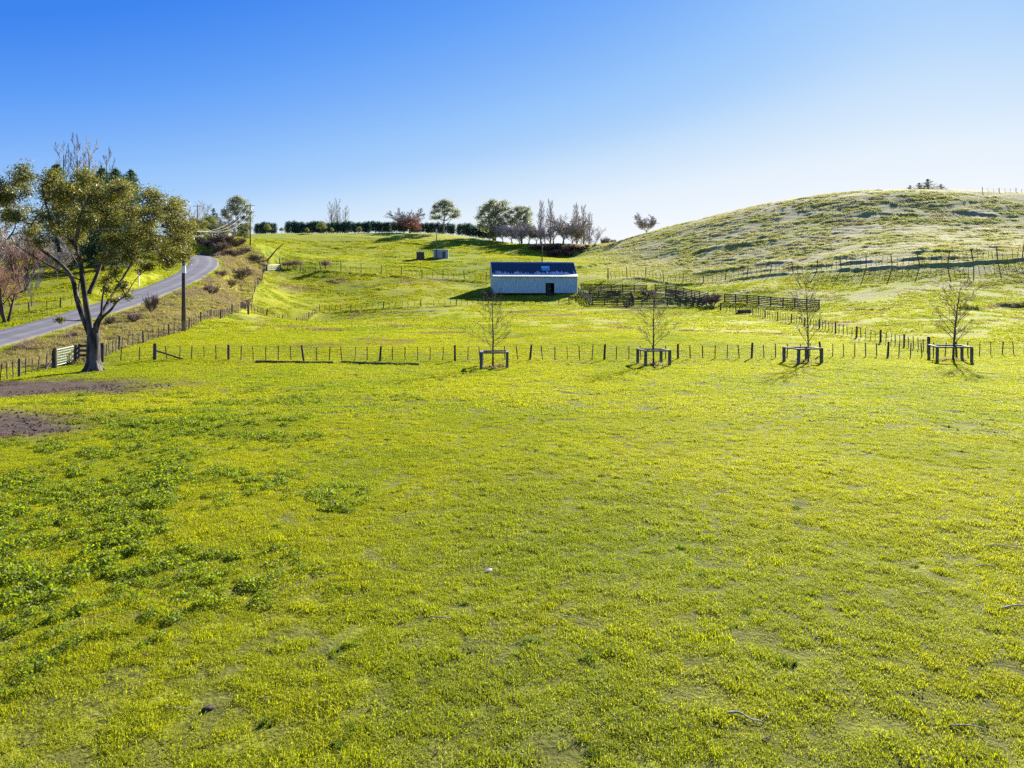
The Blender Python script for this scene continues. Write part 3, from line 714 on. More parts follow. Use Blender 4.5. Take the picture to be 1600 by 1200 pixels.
K['round'] = Kind('evergreen_tree', 8.0, clump_builder(43, 8, ringblobs(18, 2.3, 1.6, 7.2, 1.15, q), 'bark', 'leaf_olive', 7000, .24, .22))
K['dark'] = Kind('evergreen_tree', 10.0, clump_builder(44, 10, ringblobs(22, 2.8, 1.8, 9.2, 1.35, q), 'bark', 'leaf_dark', 8000, .28, .28))
K['hedge'] = Kind('shelter_tree', 4.6, clump_builder(45, 4.6, [(-1.0,0,1.6,1.1,1.0),(1.0,.1,1.5,1.1,1.0),(-1.1,0,2.6,1.1,1.0),(1.1,.1,2.6,1.1,1.0),(0,0,3.1,1.25,1.0),(-.9,.3,3.6,1.0,.85),(1.0,-.2,3.6,1.0,.85),(0,.5,1.9,.9,.7)], 'bark', 'leaf_dark', 4200, .26, .13))
K['shrub'] = Kind('garden_shrub', 3.0, clump_builder(46, 3, [(0,0,1.9,1.0,.8),(.6,.1,1.7,.7,.6),(-.6,0,1.7,.7,.6),(.1,.2,2.4,.7,.5)], 'bark', 'leaf_olive', 1500, .17, .09)); K['shrub'].cat = 'shrub'
K['rust'] = Kind('oak_tree', 10.0, clump_builder(47, 10, ringblobs(12, 3.4, 3.0, 8.6, 1.7, q), 'bark', 'leaf_rust', 5200, .26, .25, 0, .02, .8))
K['scrub'] = Kind('scrub_bush', 2.0, clump_builder(48, 2, ringblobs(7, .9, .5, 1.5, .7, q), 'bark', 'leaf_brown', 2600, .16, .06)); K['scrub'].cat = 'bush'

def pine_builder(seed, h):
    def f(root):
        q = np.random.default_rng(seed); br = [(np.array([(0, 0, 0), (.1, 0, h * .5), (0, .05, h)]), np.array([h * .016, h * .011, .03]), 7)]; C = []
        for k in range(30):
            z = h * (.14 + .85 * (k + q.random()) / 30); L = (h - z) * .40 * q.uniform(.5, 1.4) + .15
            for j in range(5):
                a = q.uniform(0, 6.283); d = np.array([math.cos(a), math.sin(a), q.uniform(-.1, .55)]); e = np.array([0, 0, z]) + d * L
                br.append((np.array([(0, 0, z), np.array([0, 0, z]) + d * L * .5 - [0, 0, .04 * L], e]), np.array([.05, .03, .012]), 3))
                n = int(26 + 14 * L); t = q.random(n) ** .7; C.append(np.array([0, 0, z]) + d * L * t[:, None] + q.normal(0, .07 + .06 * L, (n, 3)))
        link('trunk', new_mesh('trunk', *tubes(br), 'bark', True), root)
        C.append(np.array([0, 0, h * .95]) + q.normal(0, 1, (60, 3)) * np.array([.10, .10, .4])); V, Fc = leaves(np.vstack(C), .30, q, .4, .1); link('crown', new_mesh('crown', V, Fc, 'leaf_pine'), root)
    return f
K['pine'] = Kind('pine_tree', 18.0, pine_builder(51, 18.0))

# ---- the big evergreen by the gate, limbs laid out one by one
def big_tree():
    base = on(146, 581); s = base.y / F
    root = thing('evergreen_tree', 'large spreading evergreen tree with pale flaking trunk beside the green gate', 'tree', base)
    q = np.random.default_rng(61)
    def L(*pts):   # (px, py, depth in m) of the limb, in metres from the foot
        return catmull([((x - 146) * s, d, (581 - y) * s) for x, y, d in pts], 5)
    limbs = [(L((147,585,0),(146,560,0),(146,535,0),(145,515,.05)), .80, .62, 14),
             (L((141,525,0),(128,495,.1),(118,470,.2),(110,440,.3),(100,423,.3),(82,405,.2),(63,389,0),(54,366,-.2),(53,350,-.2)), .34, .10, 9),
             (L((53,352,-.2),(32,343,-.4),(18,325,-.5),(8,300,-.5)), .10, .03, 6),
             (L((53,352,-.2),(62,325,.2),(72,305,.4),(80,285,.4)), .08, .03, 6),
             (L((142,520,0),(138,480,-.2),(135,440,-.4),(132,415,-.4),(126,385,-.6),(110,366,-.8),(95,350,-.9),(88,322,-1.1),(84,295,-1.2)), .36, .06, 9),
             (L((126,386,-.6),(121,360,.2),(118,335,.8),(125,300,1.2)), .16, .03, 6),
             (L((140,460,-.1),(146,430,.4),(152,402,.7),(166,386,1.0),(186,370,1.3),(206,352,1.6),(232,330,1.8)), .24, .05, 8),
             (L((152,402,.7),(150,370,1.2),(160,340,1.6),(165,305,1.8)), .14, .03, 6),
             (L((206,352,1.6),(235,352,1.4),(262,345,1.2),(285,350,1.0)), .09, .03, 5),
             (L((150,522,0),(161,500,-.3),(182,485,-.7),(196,472,-1.0),(212,462,-1.2)), .24, .05, 8),
             (L((162,498,-.3),(163,465,-.2),(164,440,.2),(172,415,.6),(200,395,1.2),(240,385,1.5)), .13, .03, 6),
             (L((118,470,.2),(104,445,1.4),(95,420,2.3),(75,405,3.0)), .12, .03, 5),
             (L((135,440,-.4),(118,425,-1.8),(85,400,-2.6),(65,380,-3.2)), .10, .03, 5),
             (L((166,386,1.0),(190,380,-.8),(225,378,-2.0),(265,372,-2.6)), .11, .03, 5),
             (L((145,515,0),(150,460,2.0),(165,410,3.2),(185,350,3.8)), .22, .04, 6),
             (L((132,415,-.4),(150,380,-2.2),(175,335,-3.2),(200,305,-3.4)), .14, .03, 6)]
    br = [(P, np.linspace(a, b, len(P)) * .60, n) for P, a, b, n in limbs]
    P, r, n = br[0]; r = r.copy(); r[0] *= 1.45; r[1] *= 1.3; r[2] *= 1.15; br[0] = (P, r, n)
    for k in range(7):     # root flare
        a = k * .9 + .3; br.append((np.array([(.28 * math.cos(a), .28 * math.sin(a), .8), (.46 * math.cos(a), .46 * math.sin(a), .24), (.85 * math.cos(a), .85 * math.sin(a), -.12)]), np.array([.16, .15, .06]), 6))
    # foliage clumps (px, py, depth, radius px), with a limb to each from the nearest limb point
    cl = [(5,300,-1,22),(20,285,.5,20),(45,272,0,19),(70,290,1,20),(12,330,1,18),(45,310,-1.5,20),(75,318,2,17),(100,285,-1,20),(122,290,1.5,22),(100,312,0,16),
          (145,285,-1,21),(168,290,2,20),(148,310,-2.5,20),(190,298,0,20),(212,302,-2,18),(130,330,2.5,18),(165,328,3.5,20),(190,325,-3,20),(218,325,2.5,20),(240,315,0,18),
          (262,315,1,15),(278,328,-1,16),(284,352,.8,16),(288,376,-.6,14),(286,398,.5,13),(262,345,-2.5,20),(240,345,3,20),(215,350,-3,20),(190,352,3.5,18),(168,352,-3,17),
          (262,372,2,18),(240,375,-2.5,20),(268,395,0,15),(215,378,2.5,19),(242,398,1.5,16),(195,376,-2,15),(218,400,-1.5,15),(110,345,-2.5,15),(85,345,2.5,14),(60,345,-2.5,12),
          (30,352,1.5,10),(-12,310,0,20),(-8,340,1,14),(105,385,-3,10),(75,378,3,10),(165,375,3.5,14),(160,400,3.5,12),(180,405,-1,12),(195,428,-1.5,9),(205,450,-1.2,9),(178,440,-1,8),(212,463,-1.2,7),(190,470,-1,6),(172,455,-.5,7),(100,500,-.5,5),(145,345,0,14),(200,415,2,12),(232,418,0,9),(252,408,1,14),(274,412,-1,11),(182,388,2,14),(145,372,2.5,13),(100,366,2,13),(122,312,-2,18),(60,298,1.5,17),(25,312,-1.5,16),(232,300,1,14),(255,330,2,17),(272,355,2,16),(205,335,0,18),(178,312,0,18),(120,365,-2.5,12),(60,366,-1,9),(225,365,0,18)]
    lp = np.vstack([b[0] for b in br[1:16]]); C = []
    for x, y, d, rp in cl:
        c = np.array([(x - 146) * s, d * .9, (581 - y) * s]); r = rp * s
        dist = np.linalg.norm(lp - c, axis=1) + .5 * np.maximum(lp[:, 2] - c[2], 0); k = int(np.argmin(dist)); a = lp[k]
        m = (a + c) / 2 + q.normal(0, .12, 3); tw = catmull([a, m, c], 3); br.append((tw, np.linspace(.05, .02, len(tw)), 4))
        for j in range(9):
            e = c + unit(q.normal(size=3)) * r * q.uniform(.5, 1.0) * np.array([1, 1, .8]); br.append((np.array([c + (a - c) * .15, (c + e) / 2 + q.normal(0, .05, 3), e]), np.array([.022, .014, .007]), 3))
            nl = int(82 * (rp / 17) ** 2) + 14
            C.append(e + q.normal(0, .19 * min(1, rp / 14) + .05, (nl, 3)) * np.array([1, 1, .75]))
            C.append((c + e) / 2 + q.normal(0, .24 * min(1, rp / 14) + .04, (nl // 3, 3)))
    link('trunk', new_mesh('trunk', *tubes(br), 'bark_pale', True), root)
    V, Fc = leaves(np.vstack(C), .135, q, .5, .3); link('crown', new_mesh('crown', V, Fc, 'leaf_big'), root)
big_tree()

def tree(kind, label, px, py, Y, top, rz=0., wide=1., group=None, cat=None):
    """foot hidden or at row py, distance Y, tree top at row top"""
    p = onY(px, Y); h = zpix(top, Y) - p.z
    return K[kind].place(label, p, max(h, .6), rz, wide, group, cat)

# left, beyond the road
tree('willow', 'reddish bare many-stemmed willow at the left edge across the road', 10, 503, 75, 372, .4, 1.0)
tree('bare', 'slim bare tree with an orange-brown clump of leaves beside the willow', 50, 495, 84, 405, 1.0, .8)
tree('willow', 'bare pinkish tree behind the left arm of the big evergreen', 35, 450, 100, 345, 2.2, 1.0)
tree('bare2', 'tall bare brown tree at the left edge, farthest back', -6, 450, 112, 330, .6, 1.1)
tree('bare2', 'bare purple-brown tree seen between the lower limbs of the big evergreen', 88, 440, 118, 355, 3.0, 1.0)
for i, (px, top, Y, lab) in enumerate([(98, 232, 150, 'bare poplar, leftmost of those rising above the big evergreen'), (124, 222, 152, 'tallest bare poplar rising above the big evergreen'),
                                       (142, 228, 156, 'bare poplar just right of the tallest one above the big evergreen'), (165, 242, 160, 'bare poplar, rightmost of those above the big evergreen')]):
    tree('poplar', lab, px, 415, Y, top, i * 1.3, 1.25, 'bare poplars behind the big evergreen')
for i, (px, top, Y, lab) in enumerate([(89, 252, 132, 'dark pine at the left of the pines behind the big evergreen'), (160, 258, 134, 'bushy pine behind the middle of the big evergreen'),
                                       (181, 260, 138, 'pine with pointed top, second from the right behind the big evergreen'), (204, 262, 140, 'pine at the right of the pines behind the big evergreen')]):
    tree('pine', lab, px, 420, Y, top, i * 1.7, 1.25, 'pines behind the big evergreen')
tree('dark', 'dark evergreen showing under the right side of the big crown', 180, 415, 128, 372, .3, 1.2)
tree('dark', 'dark evergreen bush between the forked trunks of the big evergreen', 150, 415, 132, 378, 1.9, 1.2)
tree('dark', 'dark evergreen mass by the road behind the big crown', 225, 405, 150, 360, 4.0, 1.1)
tree('round', 'light green evergreen on the paddock behind the big crown', 255, 405, 152, 365, 1.0, 1.1)
for i, (kd, px, top, Y, w, lab) in enumerate([('bare2', 20, 338, 135, 1.1, 'hazy bare tree on the left edge above the willow'), ('bare2', 62, 348, 140, 1.2, 'hazy bare tree left of the pale trunk fork'), ('bare', 112, 362, 145, 1.2, 'grey bare tree behind the fork of the big evergreen'),
                                           ('dark', 128, 345, 170, 1.6, 'dark tree mass behind the centre of the big crown'), ('dark', 205, 345, 172, 1.6, 'dark tree mass behind the right half of the big crown'), ('round', 270, 352, 185, 1.3, 'green tree at the right rim of the big crown'), ('dark', 290, 350, 200, 1.3, 'dark tree just left of the distant crossarm pole'),
                                           ('dark', 62, 372, 165, 1.8, 'low dark tree behind the bare trees at left'), ('bare2', 165, 368, 150, 1.2, 'bare tree tangle under the middle of the big crown'), ('dark', 112, 392, 135, 1.5, 'low dark bush behind the pale twin limbs'), ('dark', 140, 262, 150, .85, 'tall dark evergreen peeping over the big crown'), ('dark', 192, 268, 156, .8, 'tall dark evergreen at the right shoulder of the big crown')]):
    tree(kd, lab, px, 420, Y, top, i * 1.3, w)
# at the bend of the road
tree('bare', 'small bare tree on the skyline left of the crossarm pole by the road', 311, 368, 205, 310, .5, 1.0)
tree('round', 'rounded olive-green tree left of the road bend', 311, 372, 190, 338, .2, 1.25)
tree('round', 'rounded yellow-green tree right of its twin at the road bend', 328, 370, 196, 335, 2.2, 1.2)
tree('pine', 'small dark conifer on the skyline above the road bend', 334, 366, 215, 324, 1.1, 1.3)
tree('bare2', 'brown bare tree above the road bend, below the tall gum', 356, 368, 205, 328, 1.5, 1.3)
tree('gum', 'tall open gum on the skyline beside the crossarm power pole', 373, 368, 210, 304, 3.4, 1.0)
tree('round', 'low round bush just left of the crossarm power pole', 382, 372, 185, 345, 3.1, 1.1)
for i, (kd, px, top, Y, w, lab) in enumerate([('bare2', 300, 332, 190, 1.3, 'bare brown tree just right of the big crown above the bend'), ('bare2', 342, 340, 198, 1.5, 'hazy brown bare tree between the rounded trees and the tall gum'), ('round', 350, 352, 190, 1.2, 'low olive bush above the cut bank'), ('bare2', 370, 346, 196, 1.4, 'brown bare tree at the foot of the tall gum')]):
    tree(kd, lab, px, 370, Y, top, i * 1.7, w)
# the skyline of the left hill
for i, (px, top) in enumerate([(406, 347), (413, 345), (424, 346)]):
    tree('hedge', 'dark clipped evergreen in the short detached hedge right of the crossarm pole', px, 364, 262, top, i * 2.1, 1.0, 'short detached hedge on the left skyline')
hedge_px = list(range(455, 640, 11)) + [646, 657, 668, 680, 692, 704, 722, 733, 744, 755, 765]
for i, px in enumerate(hedge_px):
    tree('hedge', 'dark clipped evergreen in the long shelter hedge along the skyline', px, 364, 268 + (i % 3), 343.5 + (i * 7 % 4) * .8 + (2 if px > 640 else 0) + max(0, px - 700) * .05, i * 1.9, 1.0, 'long shelter hedge on the skyline')
tree('poplar', 'faint bare poplar standing behind the hedge, left one', 518, 364, 285, 318, .4, 1.8, 'bare poplars behind the hedge')
tree('poplar', 'faint bare poplar standing behind the hedge, middle one', 528, 364, 287, 314, 2.0, 1.8, 'bare poplars behind the hedge')
tree('poplar', 'faint bare poplar standing behind the hedge, right one', 539, 364, 286, 324, 4.0, 1.8, 'bare poplars behind the hedge')
tree('bare2', 'dark bare spreading tree rising out of red foliage on the skyline', 641, 364, 263, 318, 1.0, 1.6)
tree('rust', 'low rusty red-leaved tree in front of the skyline hedge', 640, 365, 258, 338, .2, 2.3)
tree('gum', 'tall grey-green gum on the skyline above the two small sheds', 693, 366, 258, 310, .0, 1.3)
for px, top, lab in [(418, 349, 'pale young tree before the short hedge'), (440, 354, 'small reddish shrub in the gap between the two hedges'), (502, 345, 'pale shrub, largest of those before the left end of the long hedge'), (480, 355, 'small round green shrub before the long hedge, leftmost'), (519, 355, 'small green shrub right of the large pale one'), (561, 353, 'small yellow-green mop-headed tree before the hedge')]:
    tree('shrub', lab, px, 364, 250, top, px * .1, 1.0, None)
# behind the woolshed
tree('macro', 'big domed macrocarpa behind the left end of the woolshed', 773, 376, 250, 311, .0, 1.3)
tree('macro', 'smaller macrocarpa to the right of the big domed one', 815, 378, 254, 320, 2.0, 1.0)
tree('bare2', 'bare brown tree in front of the two macrocarpas', 800, 381, 236, 338, .8, 1.5)
tree('bare2', 'bare brown tree at the foot of the smaller macrocarpa', 826, 382, 234, 342, 2.8, 1.5)
for i, (px, top, Y, lab) in enumerate([(845, 317, 242, 'bare poplar, left of the pair behind the woolshed pole'), (860, 316, 246, 'bare poplar, right of the pair behind the woolshed pole'),
                                       (901, 322, 248, 'bare poplar just right of the round brown tree'), (912, 324, 246, 'slim bare poplar second from the right in the valley group'), (921, 335, 244, 'shortest bare poplar at the right of the valley group')]):
    tree('poplar2', lab, px, 381, Y, top, i * 1.4, 1.5, 'bare poplars in the valley behind the woolshed')
tree('bare2', 'broad round bare tree with brown twigs among the valley poplars', 880, 382, 232, 327, 4.1, 1.5)
tree('bare', 'bare tree with a rusty tinge right of the woolshed pole', 865, 382, 236, 331, 5.1, 1.5)
for i, (kd, px, top, Y, w, lab) in enumerate([('bare2', 786, 347, 240, 1.5, 'low bare brown tree under the left of the big macrocarpa'), ('bare2', 812, 350, 232, 1.6, 'low brown bare tree between the two macrocarpa trunks'), ('bare2', 838, 346, 236, 1.5, 'bare brown tree left of the woolshed pole poplars'),
                                              ('bare2', 893, 336, 238, 1.5, 'brown bare tree at the right shoulder of the broad round one'), ('bare', 908, 345, 236, 1.5, 'greyish bare tree under the right-hand poplars'), ('bare', 930, 352, 240, 1.4, 'small bare tree at the right end of the valley group'), ('bare2', 852, 350, 230, 1.6, 'low bare tree in front of the left poplar pair'),
                                              ('round', 770, 352, 246, 1.1, 'low green bush at the foot of the big macrocarpa')]):
    tree(kd, lab, px, 382, Y, top, i * 1.1, w)
for i, (px, top, Y) in enumerate([(832, 383, 222), (844, 380, 221), (857, 382, 220), (870, 380, 221), (882, 382, 219), (894, 380, 220), (906, 382, 219), (918, 381, 221), (930, 383, 222), (865, 390, 216), (888, 391, 216), (908, 390, 217)]):
    tree('scrub', 'dark scrub bush on the shaded valley bank behind the woolshed', px, 396, Y, top, i * 1.1, 1.9, 'scrub on the shaded bank')
for px, top, lab in [(945, 366, 'brown bush at the foot of the right hill, left one'), (958, 371, 'low dark bush on the skyline at the foot of the right hill')]:
    tree('thicket', lab, px, 380, 233, top, px * .3, 1.0, None)
tree('bare2', 'lone small round bare tree on the skyline at the foot of the right hill', 1010, 362, 238, 328, 2.0, 1.5)
for px, top, lab in [(1422, 290, 'low pine top behind the crest of the right hill, leftmost'), (1436, 286, 'pine top behind the hill crest, second from the left'), (1450, 280, 'tallest pine top behind the crest of the right hill'), (1470, 288, 'small pine top behind the hill crest, rightmost')]:
    p = onY(px, 222); K['pine'].place(lab, p, zpix(top, 222) - p.z + .3, px * .2, 2.3)
# brambles and dry shrubs on the road bank
for px, py, h, w, lab in [(237, 488, 2.9, .55, 'upright clump of dry purple stalks beside the road'), (210, 502, 1.5, 1.0, 'dark low bramble between the big trunk and the power pole'), (330, 462, 2.2, 1.0, 'pinkish dry bramble halfway up the road bank'),
                          (378, 436, 2.8, 1.5, 'large dark red bramble on the upper road bank'), (360, 450, 2.0, 1.2, 'brown bramble below the large dark red one'), (345, 434, 1.8, 1.2, 'dry bramble at the road edge near the bend'),
                          (400, 408, 2.0, 1.6, 'brown scrub at the foot of the leaning dead trunk'), (365, 402, 2.3, 1.8, 'scrubby bramble on the cut bank above the bend'), (385, 396, 1.8, 1.5, 'low brown scrub below the crossarm pole'), (372, 384, 2.5, 1.6, 'rounded bramble crowning the cut bank'),
                          (345, 392, 2.6, 1.8, 'dark shaded bramble over the road at the bend'), (328, 388, 2.8, 1.6, 'shaded bramble at the left end of the cut bank'), (352, 380, 3.0, 1.7, 'dense bramble on the brow of the cut bank'), (338, 380, 2.6, 1.7, 'dark bramble behind the brow of the cut bank'), (315, 384, 2.4, 1.6, 'bramble at the road bend, farthest left'), (115, 528, .9, .8, 'small dry tuft by the road left of the big trunk'),
                          (172, 508, 1.3, .9, 'dry bramble right against the big trunk')]:
    K['thicket'].place(lab, on(px, py), h, px * .37, w)
K['clipbush'] = Kind('clipped_bush', 2.2, clump_builder(49, 2.2, [(0,0,1.45,1.5,.65),(.8,0,1.3,.9,.5),(-.8,.1,1.3,.9,.5)], 'bark', 'leaf_brown', 2600, .12, .09)); K['clipbush'].cat = 'bush'
for px, py, h, lab in [(449, 421, 2.3, 'low wide purple-brown bush right of the white gate'), (463, 420, 2.6, 'rounded purple-brown bush beside the low wide one'), (508, 423, 2.7, 'umbrella-shaped purple-brown bush standing alone on the upper fence')]:
    K['clipbush'].place(lab, on(px, py), h, px, .95)
K['thicket'].place('heap of dark dead branches between the stockyards and the wire fence', on(1113, 478), 3.0, .3, 1.25, None, 'branch heap')
K['thicket'].place('tangle of brown brush inside the stockyards behind the second sapling', on(1012, 463), 1.9, 1.3, 1.9, None, 'brush')
K['thicket'].place('reddish brush inside the stockyards near the woolshed', on(962, 460), 1.3, 2.3, 2.0, None, 'brush')

# ------------------------------------------------------------------ fences
def frustum_mesh(name, w, n=8, material='timber', chamfer=.02):
    """unit-high post, slightly tapered with a weathered, slanted top"""
    V = []; a = np.arange(n) * 2 * math.pi / n + .4
    for z, k, sl in ((-.22, 1.05, 0), (0, 1.03, 0), (.5, .98, 0), (.985, .93, .012), (1.0, .80, .02)):
        for q_ in a: V.append((w * k * math.cos(q_), w * k * math.sin(q_), z + sl * math.cos(q_ + .7)))
    Fc = [[r_ * n + i, r_ * n + (i + 1) % n, (r_ + 1) * n + (i + 1) % n, (r_ + 1) * n + i] for r_ in range(4) for i in range(n)] + [list(range(4 * n, 5 * n))]
    return new_mesh(name, V, Fc, material)
POST = frustum_mesh('post', .085); POST2 = frustum_mesh('post', .105, 7); STRAIN = frustum_mesh('post', .14, 9); TALL = frustum_mesh('post', .09, 7)
BATTEN = MB().box(-.032, .032, -.025, .025, .05, 1.0).mesh('batten', 'batten')
BATTEN2 = MB().add([(-.026,-.02,.04),(.026,-.02,.04),(.026,.02,.04),(-.026,.02,.04),(-.004,-.02,.5),(.046,-.02,.5),(.046,.02,.5),(-.004,.02,.5),(-.03,-.02,1),(.02,-.02,1),(.02,.02,.985),(-.03,.02,.985)],
                   [(0,3,2,1),(8,9,10,11),(0,1,5,4),(1,2,6,5),(2,3,7,6),(3,0,4,7),(4,5,9,8),(5,6,10,9),(6,7,11,10),(7,4,8,11)]).mesh('batten', 'batten')
frg = random.Random(5)

def resample(P, step):
    P = np.asarray(P, float)[:, :2]; d = np.concatenate([[0], np.cumsum(np.linalg.norm(np.diff(P, axis=0), axis=1))])
    n = max(1, round(d[-1] / step)); s = np.linspace(0, d[-1], n + 1)
    return np.stack([np.interp(s, d, P[:, 0]), np.interp(s, d, P[:, 1])], 1)

def wire_fence(line, label, h=1.15, step=.98, every=5, wires=6, lean=.05, post=None, post_h=1.22, strain_ends=True, group=None, wr=.006, batten=True):
    Q = resample(line, step); Z = height(Q[:, 0], Q[:, 1]); o = Vector((Q[0, 0], Q[0, 1], float(Z[0])))
    root = thing('wire_fence', label, 'fence', o, 0, group); n = len(Q)
    for i in range(n):
        p = Vector((Q[i, 0], Q[i, 1], float(Z[i]))) - o; t = Q[min(i + 1, n - 1)] - Q[max(i - 1, 0)]; az = math.atan2(t[1], t[0])
        ln = (frg.gauss(0, lean), frg.gauss(0, lean))
        if strain_ends and i in (0, n - 1): link('post', STRAIN, root, p, (0, 0, az), (1, 1, post_h * 1.08))
        elif i % every == 0: link('post', post or (POST if frg.random() < .7 else POST2), root, p, (ln[0], ln[1], frg.random() * 6), (1, 1, post_h * frg.uniform(.95, 1.06)))
        elif batten: link('batten', BATTEN if frg.random() < .75 else BATTEN2, root, p, (ln[0], ln[1], az + frg.gauss(0, .2)), (1, 1, h * frg.uniform(.93, 1.04)))
    for k in range(wires):
        zz = h * (.13 + .83 * k / (wires - 1))
        pts = [(Q[i, 0] - o.x, Q[i, 1] - o.y, float(Z[i]) - o.z + zz) for i in range(n)]
        link('wire', new_mesh('wire', *tube(pts, wr, 3), 'wire'), root)
    return root

wire_fence(gline([(242,563),(420,564.5),(600,565),(800,563.5),(1000,562),(1200,560),(1400,557.5),(1600,555.5),(1660,555)]), 'long post and batten wire fence running behind the four tree guards', every=6)
wire_fence(FENCE_X, 'batten wire fence climbing beside the road bank to the white gate', step=.95, lean=.04)
wire_fence(gline([(-30,602),(5,596),(30,589.5),(60,581),(84,575)]), 'short wire fence left of the green gate', every=5, step=.92)
wire_fence(gline([(388,491.5),(500,487.5),(600,483.5),(680,480),(760,476.5),(900,473)]), 'low batten wire fence in front of the woolshed', step=1.15, every=6, lean=.08)
wire_fence(gline([(1126,486),(1180,494),(1240,506),(1311,522),(1391,538),(1451,549.5)]), 'batten wire fence slanting from the stockyards down to the front fence', step=.92, lean=.04)
wire_fence(gline([(437,419),(510,424),(576,429),(640,434),(700,438),(768,441.5)]), 'tall sparse fence across the slope above the woolshed', h=1.5, step=1.3, every=4, wires=6, post=TALL, post_h=2.2, lean=.05, wr=.008)
wire_fence(HILLF[1:], 'tall leaning post fence along the foot of the right hill', h=1.7, step=.9, every=5, wires=6, post=TALL, post_h=2.4, lean=.09, wr=.02)
wire_fence(np.array([[(px - 800) * 199 / F, 199] for px in (1535, 1570, 1640)]), 'thin fence on the crest of the right hill at the frame edge', step=1.6, every=3, wires=3, h=1.0, lean=.03, strain_ends=False)
wire_fence(gline([(-10,498),(30,491),(80,484),(112,478)]), 'sparse wire fence across the road under the bare willow', step=1.6, every=2, wires=4, lean=.05, strain_ends=False)
def wire_gate():
    a = on(160, 565.5); b = on(242, 563); root = thing('wire_gate', 'slack wire gate between the big trunk and the stayed corner post', 'gate', a)
    link('post', STRAIN, root, (0, 0, 0), (0, .03, .4), (1, 1, 1.3))
    for k in range(4):
        z = .16 + .31 * k; P = [Vector((0, 0, z)).lerp(Vector((b.x - a.x, b.y - a.y, b.z - a.z + z)), t) - Vector((0, 0, .12 * math.sin(math.pi * t))) for t in np.linspace(0, 1, 9)]
        link('wire', new_mesh('wire', *tube([tuple(p) for p in P], .004, 3), 'wire'), root)
    for t in (.35, .7): link('batten', BATTEN, root, (b - a) * t, (0, .05, 0), (1, 1, 1.1))
wire_gate()
def stay(name, label, a, b, material, r=.05):
    a = Vector(a); b = Vector(b); m_ = MB().tube([(0, 0, 0), tuple((b - a) * .5), tuple(b - a)], [r, r, r * .95], 7).mesh(name, material)
    tag(link(name, m_, None, a), label, 'post stay')
c = on(242, 563.5); e = on(287, 563); stay('fence_stay', 'dark diagonal timber stay propping the corner post of the long fence', c + Vector((.1, 0, .78)), e + Vector((0, 0, .02)), 'timber', .07)
c = on(85.5, 575); e = on(71, 578.5); stay('fence_stay', 'pale diagonal timber stay left of the green gate', c + Vector((-.08, -.06, .85)), e + Vector((0, 0, .0)), 'timber_pale', .05)

# ---- gates
def pipe_gate(name, label, a, b, h, bars, uprights, r, material, posts=True, lift=.18):
    a = Vector(a); b = Vector(b); d = b - a; L = Vector((d.x, d.y, 0)).length; rz = math.atan2(d.y, d.x)
    root = thing(name, label, 'gate', a, rz); dz = d.z
    Z = lambda x, z: z + dz * x / L
    x0, x1 = .22, L - .22
    m_ = MB().tube([(x0, 0, Z(x0, lift)), (x1, 0, Z(x1, lift))], r, 6); m_.tube([(x0, 0, Z(x0, lift + h)), (x1, 0, Z(x1, lift + h))], r, 6)
    m_.tube([(x0, 0, Z(x0, lift)), (x0, 0, Z(x0, lift + h))], r, 6); m_.tube([(x1, 0, Z(x1, lift)), (x1, 0, Z(x1, lift + h))], r, 6)
    link('frame', m_.mesh('frame', material), root)
    for k in range(1, bars): z = lift + h * k / bars; link('rail', MB().tube([(x0, 0, Z(x0, z)), (x1, 0, Z(x1, z))], r * .6, 5).mesh('rail', material), root)
    for k in range(1, uprights): x = x0 + (x1 - x0) * k / uprights; link('upright', MB().tube([(x, .01, Z(x, lift)), (x, .01, Z(x, lift + h))], r * .55, 5).mesh('upright', material), root)
    if posts:
        link('post', STRAIN, root, (0, 0, 0), (0, 0, 0), (1.1, 1.1, 1.5)); link('post', STRAIN, root, (L, 0, dz), (0, 0, 0), (1.1, 1.1, 1.4))
ga = on(85.5, 575); gb = on(118, 566.5)
pipe_gate('farm_gate', 'pale green pipe and mesh farm gate left of the big trunk', ga, gb, 1.15, 6, 8, .03, 'gate_green')
wa = on(417, 423); wb = on(438, 423)
pipe_gate('farm_gate', 'white metal farm gate at the top of the road fence', wa, wb, 1.15, 5, 3, .045, 'galv')

def rail_fence(line, label, h=1.5, rails=5, step=2.4, thick=.05, wide=.17):
    Q = resample(line, step); Z = height(Q[:, 0], Q[:, 1]); o = Vector((Q[0, 0], Q[0, 1], float(Z[0]))); root = thing('rail_fence', label, 'fence', o); n = len(Q)
    for i in range(n):
        link('post', POST2, root, (Q[i, 0] - o.x, Q[i, 1] - o.y, float(Z[i]) - o.z), (frg.gauss(0, .02), frg.gauss(0, .02), frg.random() * 6), (1, 1, h * frg.uniform(1.02, 1.12)))
    for i in range(0, n - 1, 2):
        j = min(i + 2, n - 1)
        for k in range(rails):
            z = .2 + (h - .3) * k / (rails - 1); A = Vector((Q[i, 0] - o.x, Q[i, 1] - o.y, float(Z[i]) - o.z + z + frg.gauss(0, .025))); B_ = Vector((Q[j, 0] - o.x, Q[j, 1] - o.y, float(Z[j]) - o.z + z + frg.gauss(0, .025)))
            u = (B_ - A); nn = Vector((u.y, -u.x, 0)).normalized() * .1
            if nn.y > 0: nn = -nn
            link('rail', MB().beam(A + nn, B_ + nn, thick, wide).mesh('rail', 'timber'), root)
    return root
rail_fence(gline([(904,461),(914,468),(926,477)]), 'stockyard rail fence slanting from the woolshed corner')
rail_fence(gline([(926,477.5),(985,478),(1050,478.5),(1104,478)]), 'front rail fence of the stockyards facing the paddock')
rail_fence(gline([(908,455),(960,457),(1010,457)]), 'back rail fence of the stockyards nearest the woolshed')
rail_fence(gline([(1024,457),(1052,459),(1080,465),(1106,472)]), 'curved rail race at the right of the stockyards')
